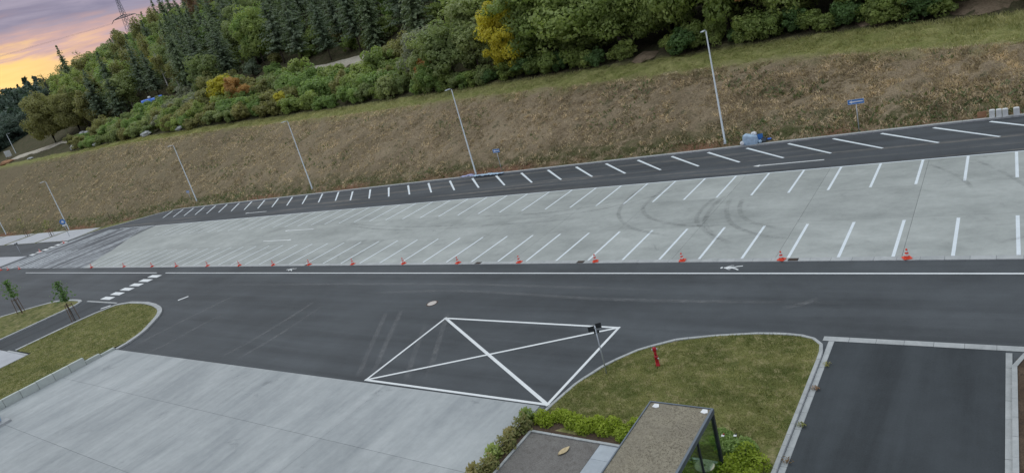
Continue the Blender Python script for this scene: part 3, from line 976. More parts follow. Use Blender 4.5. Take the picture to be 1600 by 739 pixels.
MB().lathe([(0.32, 0.0), (0.32, 0.016), (0.30, 0.020)], 28).build('lid', M['cover'], mh)


# ------------------------------------------------------------------ street furniture
def make_lamp():
    root = empty('street_lamp')
    MB().tube([(0, 0, -0.3), (0, 0, 0.25), (0, 0, 0.26), (0, 0, 10.2)], [0.115, 0.115, 0.095, 0.055], 12).build('pole', M['galv'], root, True)
    MB().lathe([(0.17, 0.0), (0.17, 0.03), (0.12, 0.05)], 12).build('base_collar', M['galv'], root)
    MB().box(-0.055, 0.055, 0.10, 0.125, 0.7, 1.1, 0.004).build('service_door', M['galv'], root)
    MB().tube([(0, 0.02, 10.15), (0, -0.12, 10.24), (0, -0.40, 10.28)], 0.035, 8).build('arm', M['galv'], root, True)
    hd = MB()
    hd.add([(-.13, -.35, 10.25), (.13, -.35, 10.25), (.15, -1.0, 10.25), (-.15, -1.0, 10.25), (-.09, -.35, 10.33), (.09, -.35, 10.33), (.12, -.96, 10.31), (-.12, -.96, 10.31)],
           [(0, 3, 2, 1), (4, 5, 6, 7), (0, 1, 5, 4), (1, 2, 6, 5), (2, 3, 7, 6), (3, 0, 4, 7)])
    h = hd.build('lamp_head', M['galv'], root)
    MB().box(-.10, .10, -.92, -.50, 10.235, 10.25).build('lens', M['white'], h)
    return root


lamp0 = make_lamp()
lamps = [((-21.45, 59.9, 0), 'tall grey street lamp at foot of bank beside the pale rubbish sacks'),
         ((-51.0, 59.55, 0), 'tall grey street lamp with crumpled plastic sheeting at its base'),
         ((-82.8, 60.4, 0), 'grey street lamp at foot of bank, third from the right'),
         ((-116.0, 60.8, 0), 'grey street lamp where the far kerb starts to curve'),
         ((-151.5, 52.6, 0), 'grey street lamp rising from concrete slabs beside round blue sign'),
         ((-188.5, 53.0, 0), 'grey street lamp cut by the left picture edge above concrete slabs'),
         ((-293, 97.0, 0), 'distant street lamp beyond the bank crest against dark far forest')]
for i, (p, lb) in enumerate(lamps):
    o = lamp0 if i == 0 else copy_tree(lamp0)
    z = hz1(p[0], p[1])
    o.location = (p[0], p[1], z - 0.05 if i < 6 else z - 2.0)
    if i == 6: o.rotation_euler = (0, 0, R(150)); o.scale = (1.2, 1.2, 0.93)
    tag(o, lb, 'street lamp', 'street lamps along the bank')


def make_cone():
    root = empty('traffic_cone')
    MB().prism([(sx * .19 + cx, sy * .19 + cy) for sx, sy, cx, cy in ((-1, -1, .03, 0), (-1, -1, 0, .03), (-1, 1, 0, -.03), (-1, 1, .03, 0), (1, 1, -.03, 0), (1, 1, 0, -.03), (1, -1, 0, .03), (1, -1, -.03, 0))][::-1], 0, 0.04).build('base', M['cone'], root)
    body = MB().lathe([(0.135, 0.04), (0.125, 0.06), (0.036, 0.50), (0.030, 0.505)], 16).build('body', M['cone'], root, True)
    def rad(z): return 0.125 + (0.036 - 0.125) * (z - .06) / .44 + 0.004
    for a, b in ((0.16, 0.25), (0.34, 0.42)):
        MB().tube([(0, 0, a), (0, 0, b)], [rad(a), rad(b)], 16, False).build('reflective_band', M['coneband'], root, True)
    return root


cone0 = make_cone()
CONES = [(-4.55, 34.62), (-10.45, 34.60), (-16.1, 34.62), (-22.0, 34.64), (-28.1, 34.64), (-33.8, 34.64), (-39.6, 34.64), (-45.8, 34.64), (-51.8, 34.62), (-57.4, 34.62), (-63.2, 34.62), (-69.3, 34.62),
         (-75.9, 34.6), (-81.6, 34.6), (-88.9, 34.62), (-98.1, 34.5), (-124.0, 34.3), (-128.1, 34.0), (-131.0, 33.9), (-135.5, 41.4), (-134.8, 45.1)]
ordn = ['first', 'second', 'third', 'fourth', 'fifth', 'sixth', 'seventh', 'eighth', 'ninth', 'tenth', 'eleventh', 'twelfth', 'thirteenth', 'fourteenth', 'fifteenth', 'sixteenth']
for i, (x, y) in enumerate(CONES):
    o = cone0 if i == 0 else copy_tree(cone0)
    o.location = (x, y, 0.046 if i < 16 else 0.003)
    o.rotation_euler = (R(random.uniform(-1.5, 1.5)), R(random.uniform(-1.5, 1.5)), random.uniform(-.5, .5))
    if i < 16: lb = 'red and white striped cone on the gutter strip, %s from the right' % ordn[i]
    elif i < 19: lb = 'small distant red cone by the worn hatching, %s of three at the left edge' % ('right one', 'middle one', 'left one')[i - 16]
    else: lb = 'distant red cone among white crossing blocks of the side street, %s' % ('nearer one', 'farther one')[i - 19]
    tag(o, lb, 'traffic cone', 'traffic cones set out along the lot')

# hydrant
hyd = tag(empty('fire_hydrant', (-13.03, 23.45, 0.08), R(25)), 'red pillar fire hydrant with silver caps on the grass island', 'hydrant')
hyd.scale = (.68, .68, 1.04)
MB().lathe([(0.135, -0.05), (0.135, 0.05), (0.115, 0.06), (0.115, 0.40), (0.13, 0.41), (0.13, 0.45), (0.09, 0.47)], 18).build('lower_barrel', M['red'], hyd, True)
MB().lathe([(0.085, 0.44), (0.085, 0.70)], 16).build('upper_barrel', M['red'], hyd, True)
hh = MB().lathe([(0.09, 0.68), (0.125, 0.71), (0.13, 0.82), (0.10, 0.87), (0.05, 0.90)], 18).build('head', M['red'], hyd, True)
for s in (-1, 1):
    MB().tube([(s * .10, 0, .77), (s * .17, 0, .77), (s * .19, 0, .77)], [.055, .055, .04], 12).build('outlet_cap', M['galv'], hyd)
MB().lathe([(0.04, 0.89), (0.045, 0.93), (0.035, 0.97)], 8).build('spindle_cap', M['galv'], hyd)
MB().tube([(0.09, -0.07, .36), (0.16, -0.11, .36)], .03, 8).build('drain_cap', M['white'], hyd)


def sign_post_dark(loc, rz, label):
    root = tag(empty('sign_post', loc, rz), label, 'sign post', 'thin posts with dark sign panels')
    MB().tube([(0, 0, -.2), (0, 0, 2.42)], 0.026, 10).build('post', M['galv'], root, True)
    for c, w, h in (((-0.17, 0.04, 2.30), .15, .12), ((0.16, 0.04, 2.38), .13, .12), ((0.02, 0.04, 2.11), .12, .07)):
        MB().box(c[0] - w, c[0] + w, c[1] - .008, c[1] + .012, c[2] - h, c[2] + h, .003).build('sign_panel', M['darkmetal'], root)
    for z in (2.12, 2.32):
        MB().box(-.05, .05, -.03, .035, z - .015, z + .015).build('bracket', M['galv'], root)
    return root


sign_post_dark((-15.1, 22.45, 0.07), R(35), 'thin grey post with dark sign panels at edge of the right grass island')
sign_post_dark((-138.5, 39.55, 0.0), R(35), 'distant thin post with dark sign panels beside the side street')


def arrow_sign(loc, w, h, label, rz=0):
    z0 = hz1(loc[0], loc[1])
    root = tag(empty('direction_sign', (loc[0], loc[1], z0), rz), label, 'sign', 'blue arrow signs at the foot of the bank')
    top = 2.75 - z0
    MB().tube([(0, 0.04, -.3), (0, 0.04, top)], 0.035, 10).build('post', M['galv'], root, True)
    MB().box(-w / 2, w / 2, -.012, .008, top - h, top, .004).build('panel', M['blue'], root)
    c = top - h / 2
    y = -.016
    a = w * .42
    MB().add([(-a, y, c), (-a + h * .55, y, c + h * .34), (-a + h * .55, y, c + h * .13), (a, y, c + h * .13), (a, y, c - h * .13), (-a + h * .55, y, c - h * .13), (-a + h * .55, y, c - h * .34)][::1],
             [(6, 5, 4, 3, 2, 1, 0)]).build('arrow', M['white'], root)
    b = 0.02
    fr = MB()
    for s in (-1, 1):
        fr.box(-w / 2, w / 2, -.015, -.0125, c + s * (h / 2 - .012) - .01, c + s * (h / 2 - .012) + .01)
        fr.box(s * (w / 2 - .012) - .01, s * (w / 2 - .012) + .01, -.0155, -.0128, c - h / 2 + .024, c + h / 2 - .024)
    fr.build('border', M['white'], root)
    return root


arrow_sign((-10.33, 59.4), 1.20, 0.40, 'blue one-way sign with white arrow on grey post, nearest on the bank')
arrow_sign((-47.2, 59.6), 0.95, 0.42, 'small blue sign with white arrow right of the sheeting-strewn lamp')
arrow_sign((-117.9, 60.9), 1.0, 0.42, 'tiny distant blue sign beside the lamp where the kerb curves')

rs = tag(empty('round_sign', (-141.2, 48.6, 0.06), R(60)), 'round blue sign with white symbol and small white plate on the slabs', 'sign')
MB().tube([(0, 0.05, -.1), (0, 0.05, 3.4)], 0.04, 8).build('post', M['galv'], rs, True)
disc = MB().tube([(0, -.01, 2.85), (0, .012, 2.85)], [.48, .48], 28).build('disc', M['blue'], rs)
MB().add([(0, -.016, 3.18), (-.10, -.016, 2.98), (-.30, -.016, 2.80), (-.27, -.016, 2.70), (-.07, -.016, 2.80), (-.07, -.016, 2.56), (.07, -.016, 2.56), (.07, -.016, 2.80), (.27, -.016, 2.70), (.30, -.016, 2.80), (.10, -.016, 2.98)],
         [tuple(range(11))]).build('symbol', M['white'], rs)
MB().box(-.30, .30, -.012, .012, 2.02, 2.30, .004).build('plate', M['white'], rs)

mp = tag(empty('marker_post', (-134.2, 53.6, 0)), 'slender weathered wooden marker post on the verge where the kerb bends', 'post')
MB().tube([(0, 0, -.2), (0.05, 0, 2.5)], [.06, .05], 8).build('shaft', M['wood'], mp)
MB().box(-.03, .13, -.06, .06, 2.45, 2.72, .01).build('tip', M['leafscrap'], mp)

# white blocks at the kerb, right
for i, (x, w, lb) in enumerate([(-1.50, .33, 'leftmost of four white upright blocks on the far kerb'), (-1.10, .33, 'second from left of four white upright blocks, stained face'),
                                (-0.73, .33, 'third from left of four white upright blocks on the far kerb'), (-0.08, .34, 'white upright block standing apart at the right end of the kerb')]):
    b = tag(empty('marker_block', (x, 59.0 - 0.05 * i, 0.12), R(-4 + 3 * i)), lb, 'block', 'white blocks on the kerb')
    MB().box(-w / 2, w / 2, -.14, .14, 0, .56, .02).build('body', M['whitec'], b)
    MB().box(-w / 2 + .06, w / 2 - .06, -.09, .09, .56, .585, .01).build('cap', M['white'], b)
bs = tag(MB().box(-2.4, -1.85, 59.3, 59.36, 0.05, 0.55).build('soil_board', M['soil']), 'reddish board leaning behind the leftmost white block', 'board')


def crumple(name, c, r, mat, parent=None, seed=0, n=14, m=9, amp=.25):
    rr = random.Random(seed)
    V, F = [], []
    for j in range(m + 1):
        ph = math.pi * j / m
        for i in range(n):
            th = 2 * math.pi * i / n
            k = 1 + amp * mnoise.noise((math.cos(th) * 2 + seed * 3.1, math.sin(th) * 2, ph * 1.6)) + amp * .4 * mnoise.noise((math.cos(th) * 5 + seed, math.sin(th) * 5, ph * 4))
            V.append((c[0] + r[0] * k * math.sin(ph) * math.cos(th), c[1] + r[1] * k * math.sin(ph) * math.sin(th), c[2] + r[2] * (k * math.cos(ph) + 1)))
    for j in range(m):
        for i in range(n):
            F.append((j * n + i, (j + 1) * n + i, (j + 1) * n + (i + 1) % n, j * n + (i + 1) % n))
    return MB().add(V, F).build(name, mat, parent, False)


# rubbish heap by the first lamp
sk = tag(empty('builders_sack', (-18.95, 59.2, .10)), 'large pale blue builders sack slumped on the kerb by the lamp', 'sack')
V = []
bag = MB()
for j in range(9):
    z = j * .11
    k = [1.0, 1.06, 1.08, 1.06, 1.03, 1.0, .97, .90, .55][j]
    ring = []
    for i in range(20):
        t = 2 * math.pi * i / 20
        sq = 1 / max(abs(math.cos(t)), abs(math.sin(t))) ** .6
        nn = 1 + .06 * mnoise.noise((math.cos(t) * 2, math.sin(t) * 2, z * 3))
        ring.append((.64 * k * sq * nn * math.cos(t), .34 * k * sq * nn * math.sin(t), z * (1 - .12 * math.cos(t))))
    V += ring
bag.add(V, [(j * 20 + i, j * 20 + (i + 1) % 20, (j + 1) * 20 + (i + 1) % 20, (j + 1) * 20 + i) for j in range(8) for i in range(20)] + [tuple(range(160, 180))])
bag.build('body', M['paleblue'], sk, True)
for s in (-1, 1):
    MB().tube([(s * .3, .1, .8), (s * .34, .1, .95), (s * .22, .1, .97), (s * .16, .1, .8)], .03, 6).build('loop', M['white'], sk)
crates = [((-18.2, 59.65, .30), (.2, .17, .24), 'blue', 'blue plastic crate on top of rubbish beside the pale sack', 'crate'),
          ((-17.85, 59.4, .15), (.15, .13, .17), 'greymetal', 'dark grey crate at right of the rubbish heap', 'crate')]
for p, h, mt, lb, ct in crates:
    cr = tag(empty('crate', p, random.uniform(-.4, .4)), lb, ct)
    MB().box(-h[0], h[0], -h[1], h[1], 0, .03).build('bottom', M[mt], cr)
    for s in (-1, 1):
        MB().box(s * h[0] - .02, s * h[0] + .02, -h[1], h[1], .03, h[2] * 2).build('side', M[mt], cr)
        MB().box(-h[0] + .022, h[0] - .022, s * h[1] - .02, s * h[1] + .018, .03, h[2] * 2 - .01).build('side', M[mt], cr)
tag(crumple('plastic_bag', (-18.75, 59.75, .65), (.25, .2, .2), M['white'], seed=2), 'white plastic bag lying behind the pale blue sack', 'bag')
tag(crumple('plastic_bag', (-18.1, 59.1, .12), (.16, .15, .15), M['paleblue'], seed=5), 'small pale bag between the sack and dark grey crate', 'bag')
tag(crumple('plastic_bag', (-19.6, 58.85, .13), (.17, .14, .2), M['white'], seed=8), 'small white bag on kerb edge left of the pale sack', 'bag')
tag(crumple('plastic_bag', (-17.45, 59.7, .18), (.2, .14, .08), M['tarp'], seed=11), 'flattened dark teal bag on the grass at right of the rubbish', 'bag')


def sheet(name, cx, cy, L, Wd, mat, label, seed, rz):
    V, F = [], []
    n, m = 26, 10
    for i in range(n):
        for j in range(m):
            x, y = (i / (n - 1) - .5) * L, (j / (m - 1) - .5) * Wd * (1 - .5 * abs(i / (n - 1) - .5))
            y += .25 * mnoise.noise((i * .2, seed, 0))
            z = .13 + .13 * abs(mnoise.noise((x * 1.8, y * 3, seed))) + .10 * abs(mnoise.noise((x * 5, y * 5, seed + 3)))
            V.append((x, y, z))
    for i in range(n - 1):
        for j in range(m - 1):
            F.append((i * m + j, (i + 1) * m + j, (i + 1) * m + j + 1, i * m + j + 1))
    o = MB().add(V, F).build(name, mat, None, False, (cx, cy, 0), rz)
    md = o.modifiers.new('thickness', 'SOLIDIFY')
    md.thickness = .01
    return tag(o, label, 'plastic sheet')


sheet('plastic_sheet', -52.0, 59.2, 1.9, .7, M['violet'], 'crumpled bluish violet plastic sheet on the kerb left of lamp base', 4, .1)
sheet('plastic_sheet', -48.6, 58.75, 4.4, .7, M['paleblue'], 'long pale plastic sheet trailing along kerb right of lamp base', 9, -.02)

# container at the left edge of the apron
bn = tag(empty('waste_container', (-55.0, 9.2, 0.024), R(3)), 'light blue container with black lid on grey plinth at left edge of apron', 'container')
MB().box(-1.0, 1.55, -1.2, 1.15, 0, .16, .01).build('plinth', M['kerb'], bn)
MB().box(-1.02, 1.60, -1.15, -.0, .16, .20).build('skid', M['black'], bn)
MB().add([(-.8, -.9, .2), (1.0, -.9, .2), (1.0, .8, .2), (-.8, .8, .2), (-.95, -1.0, 1.0), (1.1, -1.0, 1.0), (1.1, .9, 1.0), (-.95, .9, 1.0)],
         [(0, 3, 2, 1), (4, 5, 6, 7), (0, 1, 5, 4), (1, 2, 6, 5), (2, 3, 7, 6), (3, 0, 4, 7)]).build('body', M['paleblue'], bn)
MB().box(-1.0, 1.15, -1.05, .95, 1.0, 1.12, .03).build('lid', M['black'], bn)
MB().box(1.10, 1.20, -.5, .4, .93, 1.0).build('handle', M['black'], bn)

# ------------------------------------------------------------------ shelter
SX0, SX1, SY0, SY1, SH = -10.45, -8.2, 10.6, 17.72, 2.46
sh = tag(empty('smoking_shelter', (-9.3, 14.5, 0.055)), 'small glazed shelter with gravelled flat roof and dark posts beside the paved walk', 'shelter')
ox, oy, oz = -9.3, 14.5, 0.055
def S(m, name, mat, par=sh, smooth=False):
    m.v = [(x - ox, y - oy, z - oz) for x, y, z in m.v]
    return m.build(name, mat, par, smooth)
roof = S(MB().box(SX0 + .05, SX1 - .05, SY0 + .05, SY1 - .05, SH - .12, SH - .035), 'roof', M['gravel_roof'])
for nm, b in (('left', (SX0, SX0 + .05, SY0, SY1)), ('right', (SX1 - .085, SX1, SY0, SY1)), ('back', (SX0 + .051, SX1 - .086, SY1 - .05, SY1)), ('front', (SX0 + .051, SX1 - .086, SY0, SY0 + .05))):
    S(MB().box(*b, SH - .17, SH, .006), 'roof_edge', M['greymetal'])
for cxx, cyy in ((SX0 + .32, SY1 - .20), (SX1 - .24, SY1 - .17), (SX0 + .33, SY0 + 3.2)):
    S(MB().prism([(cxx - .12, cyy - .10), (cxx + .02, cyy - .14), (cxx + .12, cyy - .08), (cxx + .06, cyy + .08), (cxx - .10, cyy + .08)], SH - .032, SH - .012), 'corner_plate', M['white'])
pys = [SY1 - .07, SY1 - 1.5, SY1 - 3.0, SY1 - 4.5, SY1 - 6.0, SY0 + .07]
for x, s in ((SX0 + .06, -1), (SX1 - .06, 1)):
    for i, y in enumerate(pys):
        w = .05 if i in (0, 5) else .028
        S(MB().box(x - w, x + w, y - w, y + w, 0.055, SH - .172), 'post', M['darkmetal'])
        S(MB().box(x - .09, x + .09, y - .09, y + .09, 0.055, 0.075), 'foot_plate', M['greymetal'])
    for i in range(5):
        y0, y1 = pys[i + 1] + .06, pys[i] - .06
        if s > 0 and i == 2: continue
        S(MB().box(x - .006, x + .006, y0, y1, 0.15, SH - .2), 'glass_pane', M['glass'])
S(MB().box(SX0 + .12, (SX0 + SX1) / 2 - .03, SY1 - .082, SY1 - .070, 0.15, SH - .2), 'glass_pane', M['glass'])
S(MB().box((SX0 + SX1) / 2 + .03, SX1 - .12, SY1 - .082, SY1 - .070, 0.15, SH - .2), 'glass_pane', M['glass'])
S(MB().box((SX0 + SX1) / 2 - .028, (SX0 + SX1) / 2 + .028, SY1 - .10, SY1 - .05, 0.055, SH - .172), 'post', M['darkmetal'])
S(MB().box(SX0 + .12, SX1 - .12, SY1 - .095, SY1 - .055, 0.09, 0.148), 'bottom_rail', M['darkmetal'])
# stones lying loose on the roof
st = RNG.uniform(0, 1, (5200, 2))
sx = SX0 + .08 + st[:, 0] * (SX1 - SX0 - .2)
sy = SY0 + .08 + st[:, 1] * (SY1 - SY0 - .16)
sz = RNG.uniform(.012, .032, 5200)
ang = RNG.uniform(0, 6.28, 5200)
V = np.zeros((5200, 4, 3, 3))
for k in range(4):
    a0, a1 = ang + k * 1.5708, ang + (k + 1) * 1.5708
    V[:, k, 0] = np.stack([sx + sz * np.cos(a0) - ox, sy + sz * np.sin(a0) - oy, np.full(5200, SH - .036 - oz)], -1)
    V[:, k, 1] = np.stack([sx + sz * np.cos(a1) - ox, sy + sz * np.sin(a1) - oy, np.full(5200, SH - .036 - oz)], -1)
    V[:, k, 2] = np.stack([sx - ox, sy - oy, SH - .036 - oz + sz * .9], -1)
tone = np.repeat(RNG.uniform(0, 1, 5200), 4)
M['stone'] = leaf_mat('roof_stones', (0.16, 0.138, 0.10), (0.41, 0.37, 0.285), 0.0, 0.0)
so = link('roof_stones', np_mesh('roof_stones', V.reshape(-1, 3), 3, tone), sh, None, None, M['stone'])
so['kind'] = 'stuff'

tb = tag(empty('round_table', (-8.52, 16.88, 0.055)), 'round cream bistro table with central hole inside the glazed shelter', 'table')
top = MB().lathe([(.30, .70), (.315, .71), (.315, .735), (.30, .742), (.05, .742)], 28).build('table_top', M['cream'], tb)
MB().lathe([(.045, .7435), (.045, .752), (.02, .753)], 12).build('ash_cup', M['black'], tb)
MB().lathe([(.03, 0.02), (.03, .70)], 10).build('column', M['greymetal'], tb)
MB().lathe([(.22, 0), (.22, .015), (.04, .03)], 20).build('foot', M['greymetal'], tb)

# leaf-shaped scrap on the grit pad
V, F = [], []
for i in range(9):
    t = i / 8
    w = .13 * math.sin(math.pi * min(1, t * 1.02)) ** .8 + .002
    for s in (-1, 0, 1):
        V.append((t * .60 - .3, s * w, .02 + .05 * abs(s) * (1 - t) + .05 * t * t))
for i in range(8):
    for j in range(2):
        F.append((i * 3 + j, (i + 1) * 3 + j, (i + 1) * 3 + j + 1, i * 3 + j + 1))
lf = MB().add(V, F).build('tan_scrap', M['leafscrap'], None, True, (-14.28, 17.1, .052), R(70))
lf.modifiers.new('thickness', 'SOLIDIFY').thickness = .006
tag(lf, 'large curled tan leaf-shaped scrap lying on the dark grit pad', 'leaf')


# ------------------------------------------------------------------ vegetation builders
def unit(v):
    return v / np.maximum(np.linalg.norm(v, axis=-1, keepdims=True), 1e-6)


def cards(pos, nrm, size, rng, aspect=0.55):
    n = len(pos)
    r = unit(rng.normal(size=(n, 3)))
    t = unit(np.cross(nrm, r))
    b = np.cross(nrm, t)
    s = size[:, None]
    V = np.stack([pos - t * s, pos - b * s * aspect, pos + t * s, pos + b * s * aspect], 1)
    return V.reshape(-1, 3)


def broad_crown(seed, rx, rz, zc, n, size, lobes=26, low=-0.55, squash=1.0):
    rng = np.random.default_rng(seed)
    d = unit(rng.normal(size=(lobes, 3)))
    d[:, 2] = np.where(d[:, 2] < low, -d[:, 2] * .5, d[:, 2])
    cen = d * rng.uniform(.30, .86, (lobes, 1)) * np.array([rx, rx, rz]) + np.array([0, 0, zc])
    lr = rng.uniform(.15, .33, (lobes, 1)) * np.array([rx, rx, rz * squash])
    li = rng.integers(0, lobes, n)
    dd = unit(rng.normal(size=(n, 3)))
    rad = rng.uniform(.55, 1.08, (n, 1)) ** .6
    pos = cen[li] + dd * lr[li] * rad
    out = unit(pos - np.array([0, 0, zc]))
    nrm = unit(dd * .7 + out * .5 + rng.normal(size=(n, 3)) * .55 + np.array([0, 0, .35]))
    keep = pos[:, 2] > 0.12
    pos, nrm = pos[keep], nrm[keep]
    m = len(pos)
    V = cards(pos, nrm, size * rng.uniform(.6, 1.35, m), rng)
    lt = rng.uniform(0, 1, lobes)
    tone = np.clip(.25 * rng.uniform(0, 1, m) + .35 * lt[li[keep]] + .4 * rng.uniform(0, 1, m) ** 2, 0, 1)
    return np_mesh('crown', V, 4, tone)


def trunk_mesh(seed, h, r, limbs=6, spread=2.0, frm=.35, lean=.3):
    rr = random.Random(seed)
    m = MB()
    pts = [(0, 0, -.4)]
    for k in range(1, 6):
        pts.append((rr.uniform(-lean, lean) * k / 5, rr.uniform(-lean, lean) * k / 5, h * k / 5))
    m.tube(pts, [r * 1.25, r, r * .85, r * .65, r * .42, r * .15], 7)
    for k in range(limbs):
        t = frm + (1 - frm) * .85 * k / limbs
        i = int(t * 5)
        p = Vector(pts[i]).lerp(Vector(pts[min(i + 1, 5)]), t * 5 - i)
        a = rr.uniform(0, 6.28)
        L = spread * rr.uniform(.7, 1.1)
        q = p + Vector((math.cos(a) * L * .5, math.sin(a) * L * .5, L * .35))
        e = p + Vector((math.cos(a) * L, math.sin(a) * L, L * .75))
        m.tube([p, q, e], [r * .38, r * .25, r * .06], 5, False)
    return m.mesh('trunk', True)


def conifer_crown(seed, H, Rm, n_whorl=24, droop=.28, z0=.10, rag=.25, per=8):
    rng = np.random.default_rng(seed)
    P, N, Sz, To = [], [], [], []
    for w in range(n_whorl):
        t = w / (n_whorl - 1)
        z = H * (z0 + (1 - z0) * t)
        L0 = Rm * (1 - t) ** .62 * (1 if t > .12 else .8) + .18
        nb = per if t < .8 else 5
        for b in range(nb):
            a = rng.uniform(0, 6.283)
            L = L0 * rng.uniform(1 - rag, 1 + rag * .7)
            k = max(3, int(L / .34))
            s = (np.arange(k) + .6) / k
            rise = .15 * L * (t - .3)
            x = np.cos(a) * L * s
            y = np.sin(a) * L * s
            zz = z + rise * s - droop * L * s ** 1.7 + rng.normal(0, .09, k)
            off = rng.normal(0, .17, (k, 3)) * (1 - s * .4)[:, None]
            for rep in range(2):
                P.append(np.stack([x, y, zz], -1) + off * (1 if rep else .4))
                N.append(unit(np.stack([np.cos(a) * .75 + rng.normal(0, .5, k), np.sin(a) * .75 + rng.normal(0, .5, k), np.full(k, .75)], -1)))
                Sz.append((.30 + .28 * (1 - s)) * rng.uniform(.7, 1.25, k) * (.65 + .35 * (1 - t)))
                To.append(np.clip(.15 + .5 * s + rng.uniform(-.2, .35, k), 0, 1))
    P, N, Sz, To = np.concatenate(P), np.concatenate(N), np.concatenate(Sz), np.concatenate(To)
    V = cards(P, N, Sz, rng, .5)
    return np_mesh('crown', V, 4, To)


BROAD = []   # (crown mesh, trunk mesh, nominal height)
for s in range(4):   # large trees with foliage down to the ground
    BROAD.append((broad_crown(100 + s, 6.2, 6.8, 7.0, 19000, .25, 120, -.97, .62), trunk_mesh(s, 10, .32, 8, 4.0)))
MID = []
for s in range(4):
    MID.append((broad_crown(200 + s, 3.9, 4.9, 5.4, 8000, .22, 64, -.85, .7), trunk_mesh(20 + s, 8, .2, 7, 2.6)))
SHRUB = []
for s in range(5):
    SHRUB.append((broad_crown(300 + s, 2.3, 1.9, 1.75, 4600, .15, 44, -.9), trunk_mesh(40 + s, 2.2, .07, 5, 1.2, .1)))
CONI = []
for s in range(5):
    CONI.append((conifer_crown(400 + s, 17 + s % 3, 3.4 + .4 * (s % 2), 30, .24, .05, .25, 10), trunk_mesh(60 + s, 17, .2, 0)))
PINE = []
for s in range(3):
    PINE.append((conifer_crown(500 + s, 15, 3.7, 19, .02, .22, .45, 9), trunk_mesh(80 + s, 14.5, .2, 0)))
BIRCH = []
for s in range(3):
    BIRCH.append((broad_crown(600 + s, 2.6, 5.2, 11.5, 1900, .24, 34, -.8), trunk_mesh(90 + s, 16, .21, 7, 2.6, .45)))
BARE = (broad_crown(650, 2.2, 3.5, 9, 160, .22, 14), trunk_mesh(95, 12, .16, 14, 2.4, .3))


ONES = ['', 'first', 'second', 'third', 'fourth', 'fifth', 'sixth', 'seventh', 'eighth', 'ninth', 'tenth', 'eleventh', 'twelfth', 'thirteenth', 'fourteenth', 'fifteenth', 'sixteenth', 'seventeenth', 'eighteenth', 'nineteenth']
TENS = {20: ('twentieth', 'twenty'), 30: ('thirtieth', 'thirty'), 40: ('fortieth', 'forty'), 50: ('fiftieth', 'fifty')}


def nth(n):
    if n < 20: return ONES[n]
    t = TENS[n // 10 * 10]
    return t[0] if n % 10 == 0 else t[1] + '-' + ONES[n % 10]


def plant(name, var, x, y, leaf, label, cat, group, sc=1.0, bark='bark', z=None, sz=None, rz=None):
    z = hz1(x, y) if z is None else z
    root = empty(name, (x, y, z - .1), random.uniform(0, 6.28) if rz is None else rz)
    root.scale = (sc * random.uniform(.85, 1.2), sc * random.uniform(.85, 1.2), sc * (sz or 1) * random.uniform(.88, 1.18))
    tag(root, label, cat, group)
    link('trunk', var[1], root, None, None, M[bark])
    link('crown', var[0], root, None, None, LEAF[leaf])
    return root


# broadleaf trees along the edge of the grass strip, right half
rv = random.Random(5)
EDGE = [(-57.2, 81.0, 'yellow', 'narrow bright yellow tree at left end of the tall broadleaf row', .66, 1.4, 1),
        (-53.4, 82.6, 'green', 'large dense green tree just right of the yellow tree', 1.05, 1, 0),
        (-46.8, 82.2, 'green', 'broad green tree, second to the right of the yellow tree', 1.0, 1, 0),
        (-40.2, 81.2, 'green', 'green tree beside the small bare soil patch', .9, 1, 0),
        (-33.2, 81.6, 'green', 'dark green tree right of the bare soil patch', .95, 1, 0),
        (-26.4, 80.8, 'green', 'big drooping tree behind the nearest lamp head', 1.0, 1, 0),
        (-19.4, 81.0, 'green', 'tree with overhanging crown right of the nearest lamp', .95, 1, 0),
        (-12.4, 81.4, 'green', 'dark tree in the shaded row above the one-way sign', .95, 1, 0),
        (-6.2, 80.0, 'green', 'dark tree near the bare slope at the upper right', .8, 1, 0),
        (4.6, 81.2, 'green', 'tree at the upper right picture corner', .9, 1, 0), (11, 81.5, 'green', 'tree just beyond the right picture edge', .95, 1, 0)]
for i, (x, y, lf_, lb, sc, szz, kind) in enumerate(EDGE):
    plant('broadleaf_tree', BROAD[(i + 2) % 4], x, y, lf_, lb, 'tree', 'broadleaf trees above the bank', sc, sz=szz)
for i in range(22):   # second row closing the gaps
    x = -70 + i * 4.2 + rv.uniform(-1, 1)
    plant('broadleaf_tree', BROAD[i % 4], x, float(edge_y(x)) + rv.uniform(11, 16), 'green', 'dark broadleaf tree in the second row above the bank, %s from left' % nth(i + 1), 'tree', 'second row of broadleaf trees', rv.uniform(.95, 1.15))
plant('orange_shoot', SHRUB[1], -23.3, 76.6, 'orange', 'small bright orange spray of leaves in front of the dark trees', 'branch', None, .26, z=hz1(-23.3, 76.6) + 4.9)
# low skirt bushes under the broadleaf row
for i in range(34):
    x = -60 + i * 1.95 + rv.uniform(-.6, .6)
    if -38.6 < x < -34.6 or -3.4 < x < 1.2: continue
    plant('bush', SHRUB[i % 5], x, float(edge_y(x)) + rv.uniform(.9, 2.2), 'green' if i % 3 else 'young', 'low dark bush at the foot of the broadleaf row, %s from the yellow tree' % nth(i + 1), 'bush', 'bushes under the broadleaf row', rv.uniform(.55, .95))
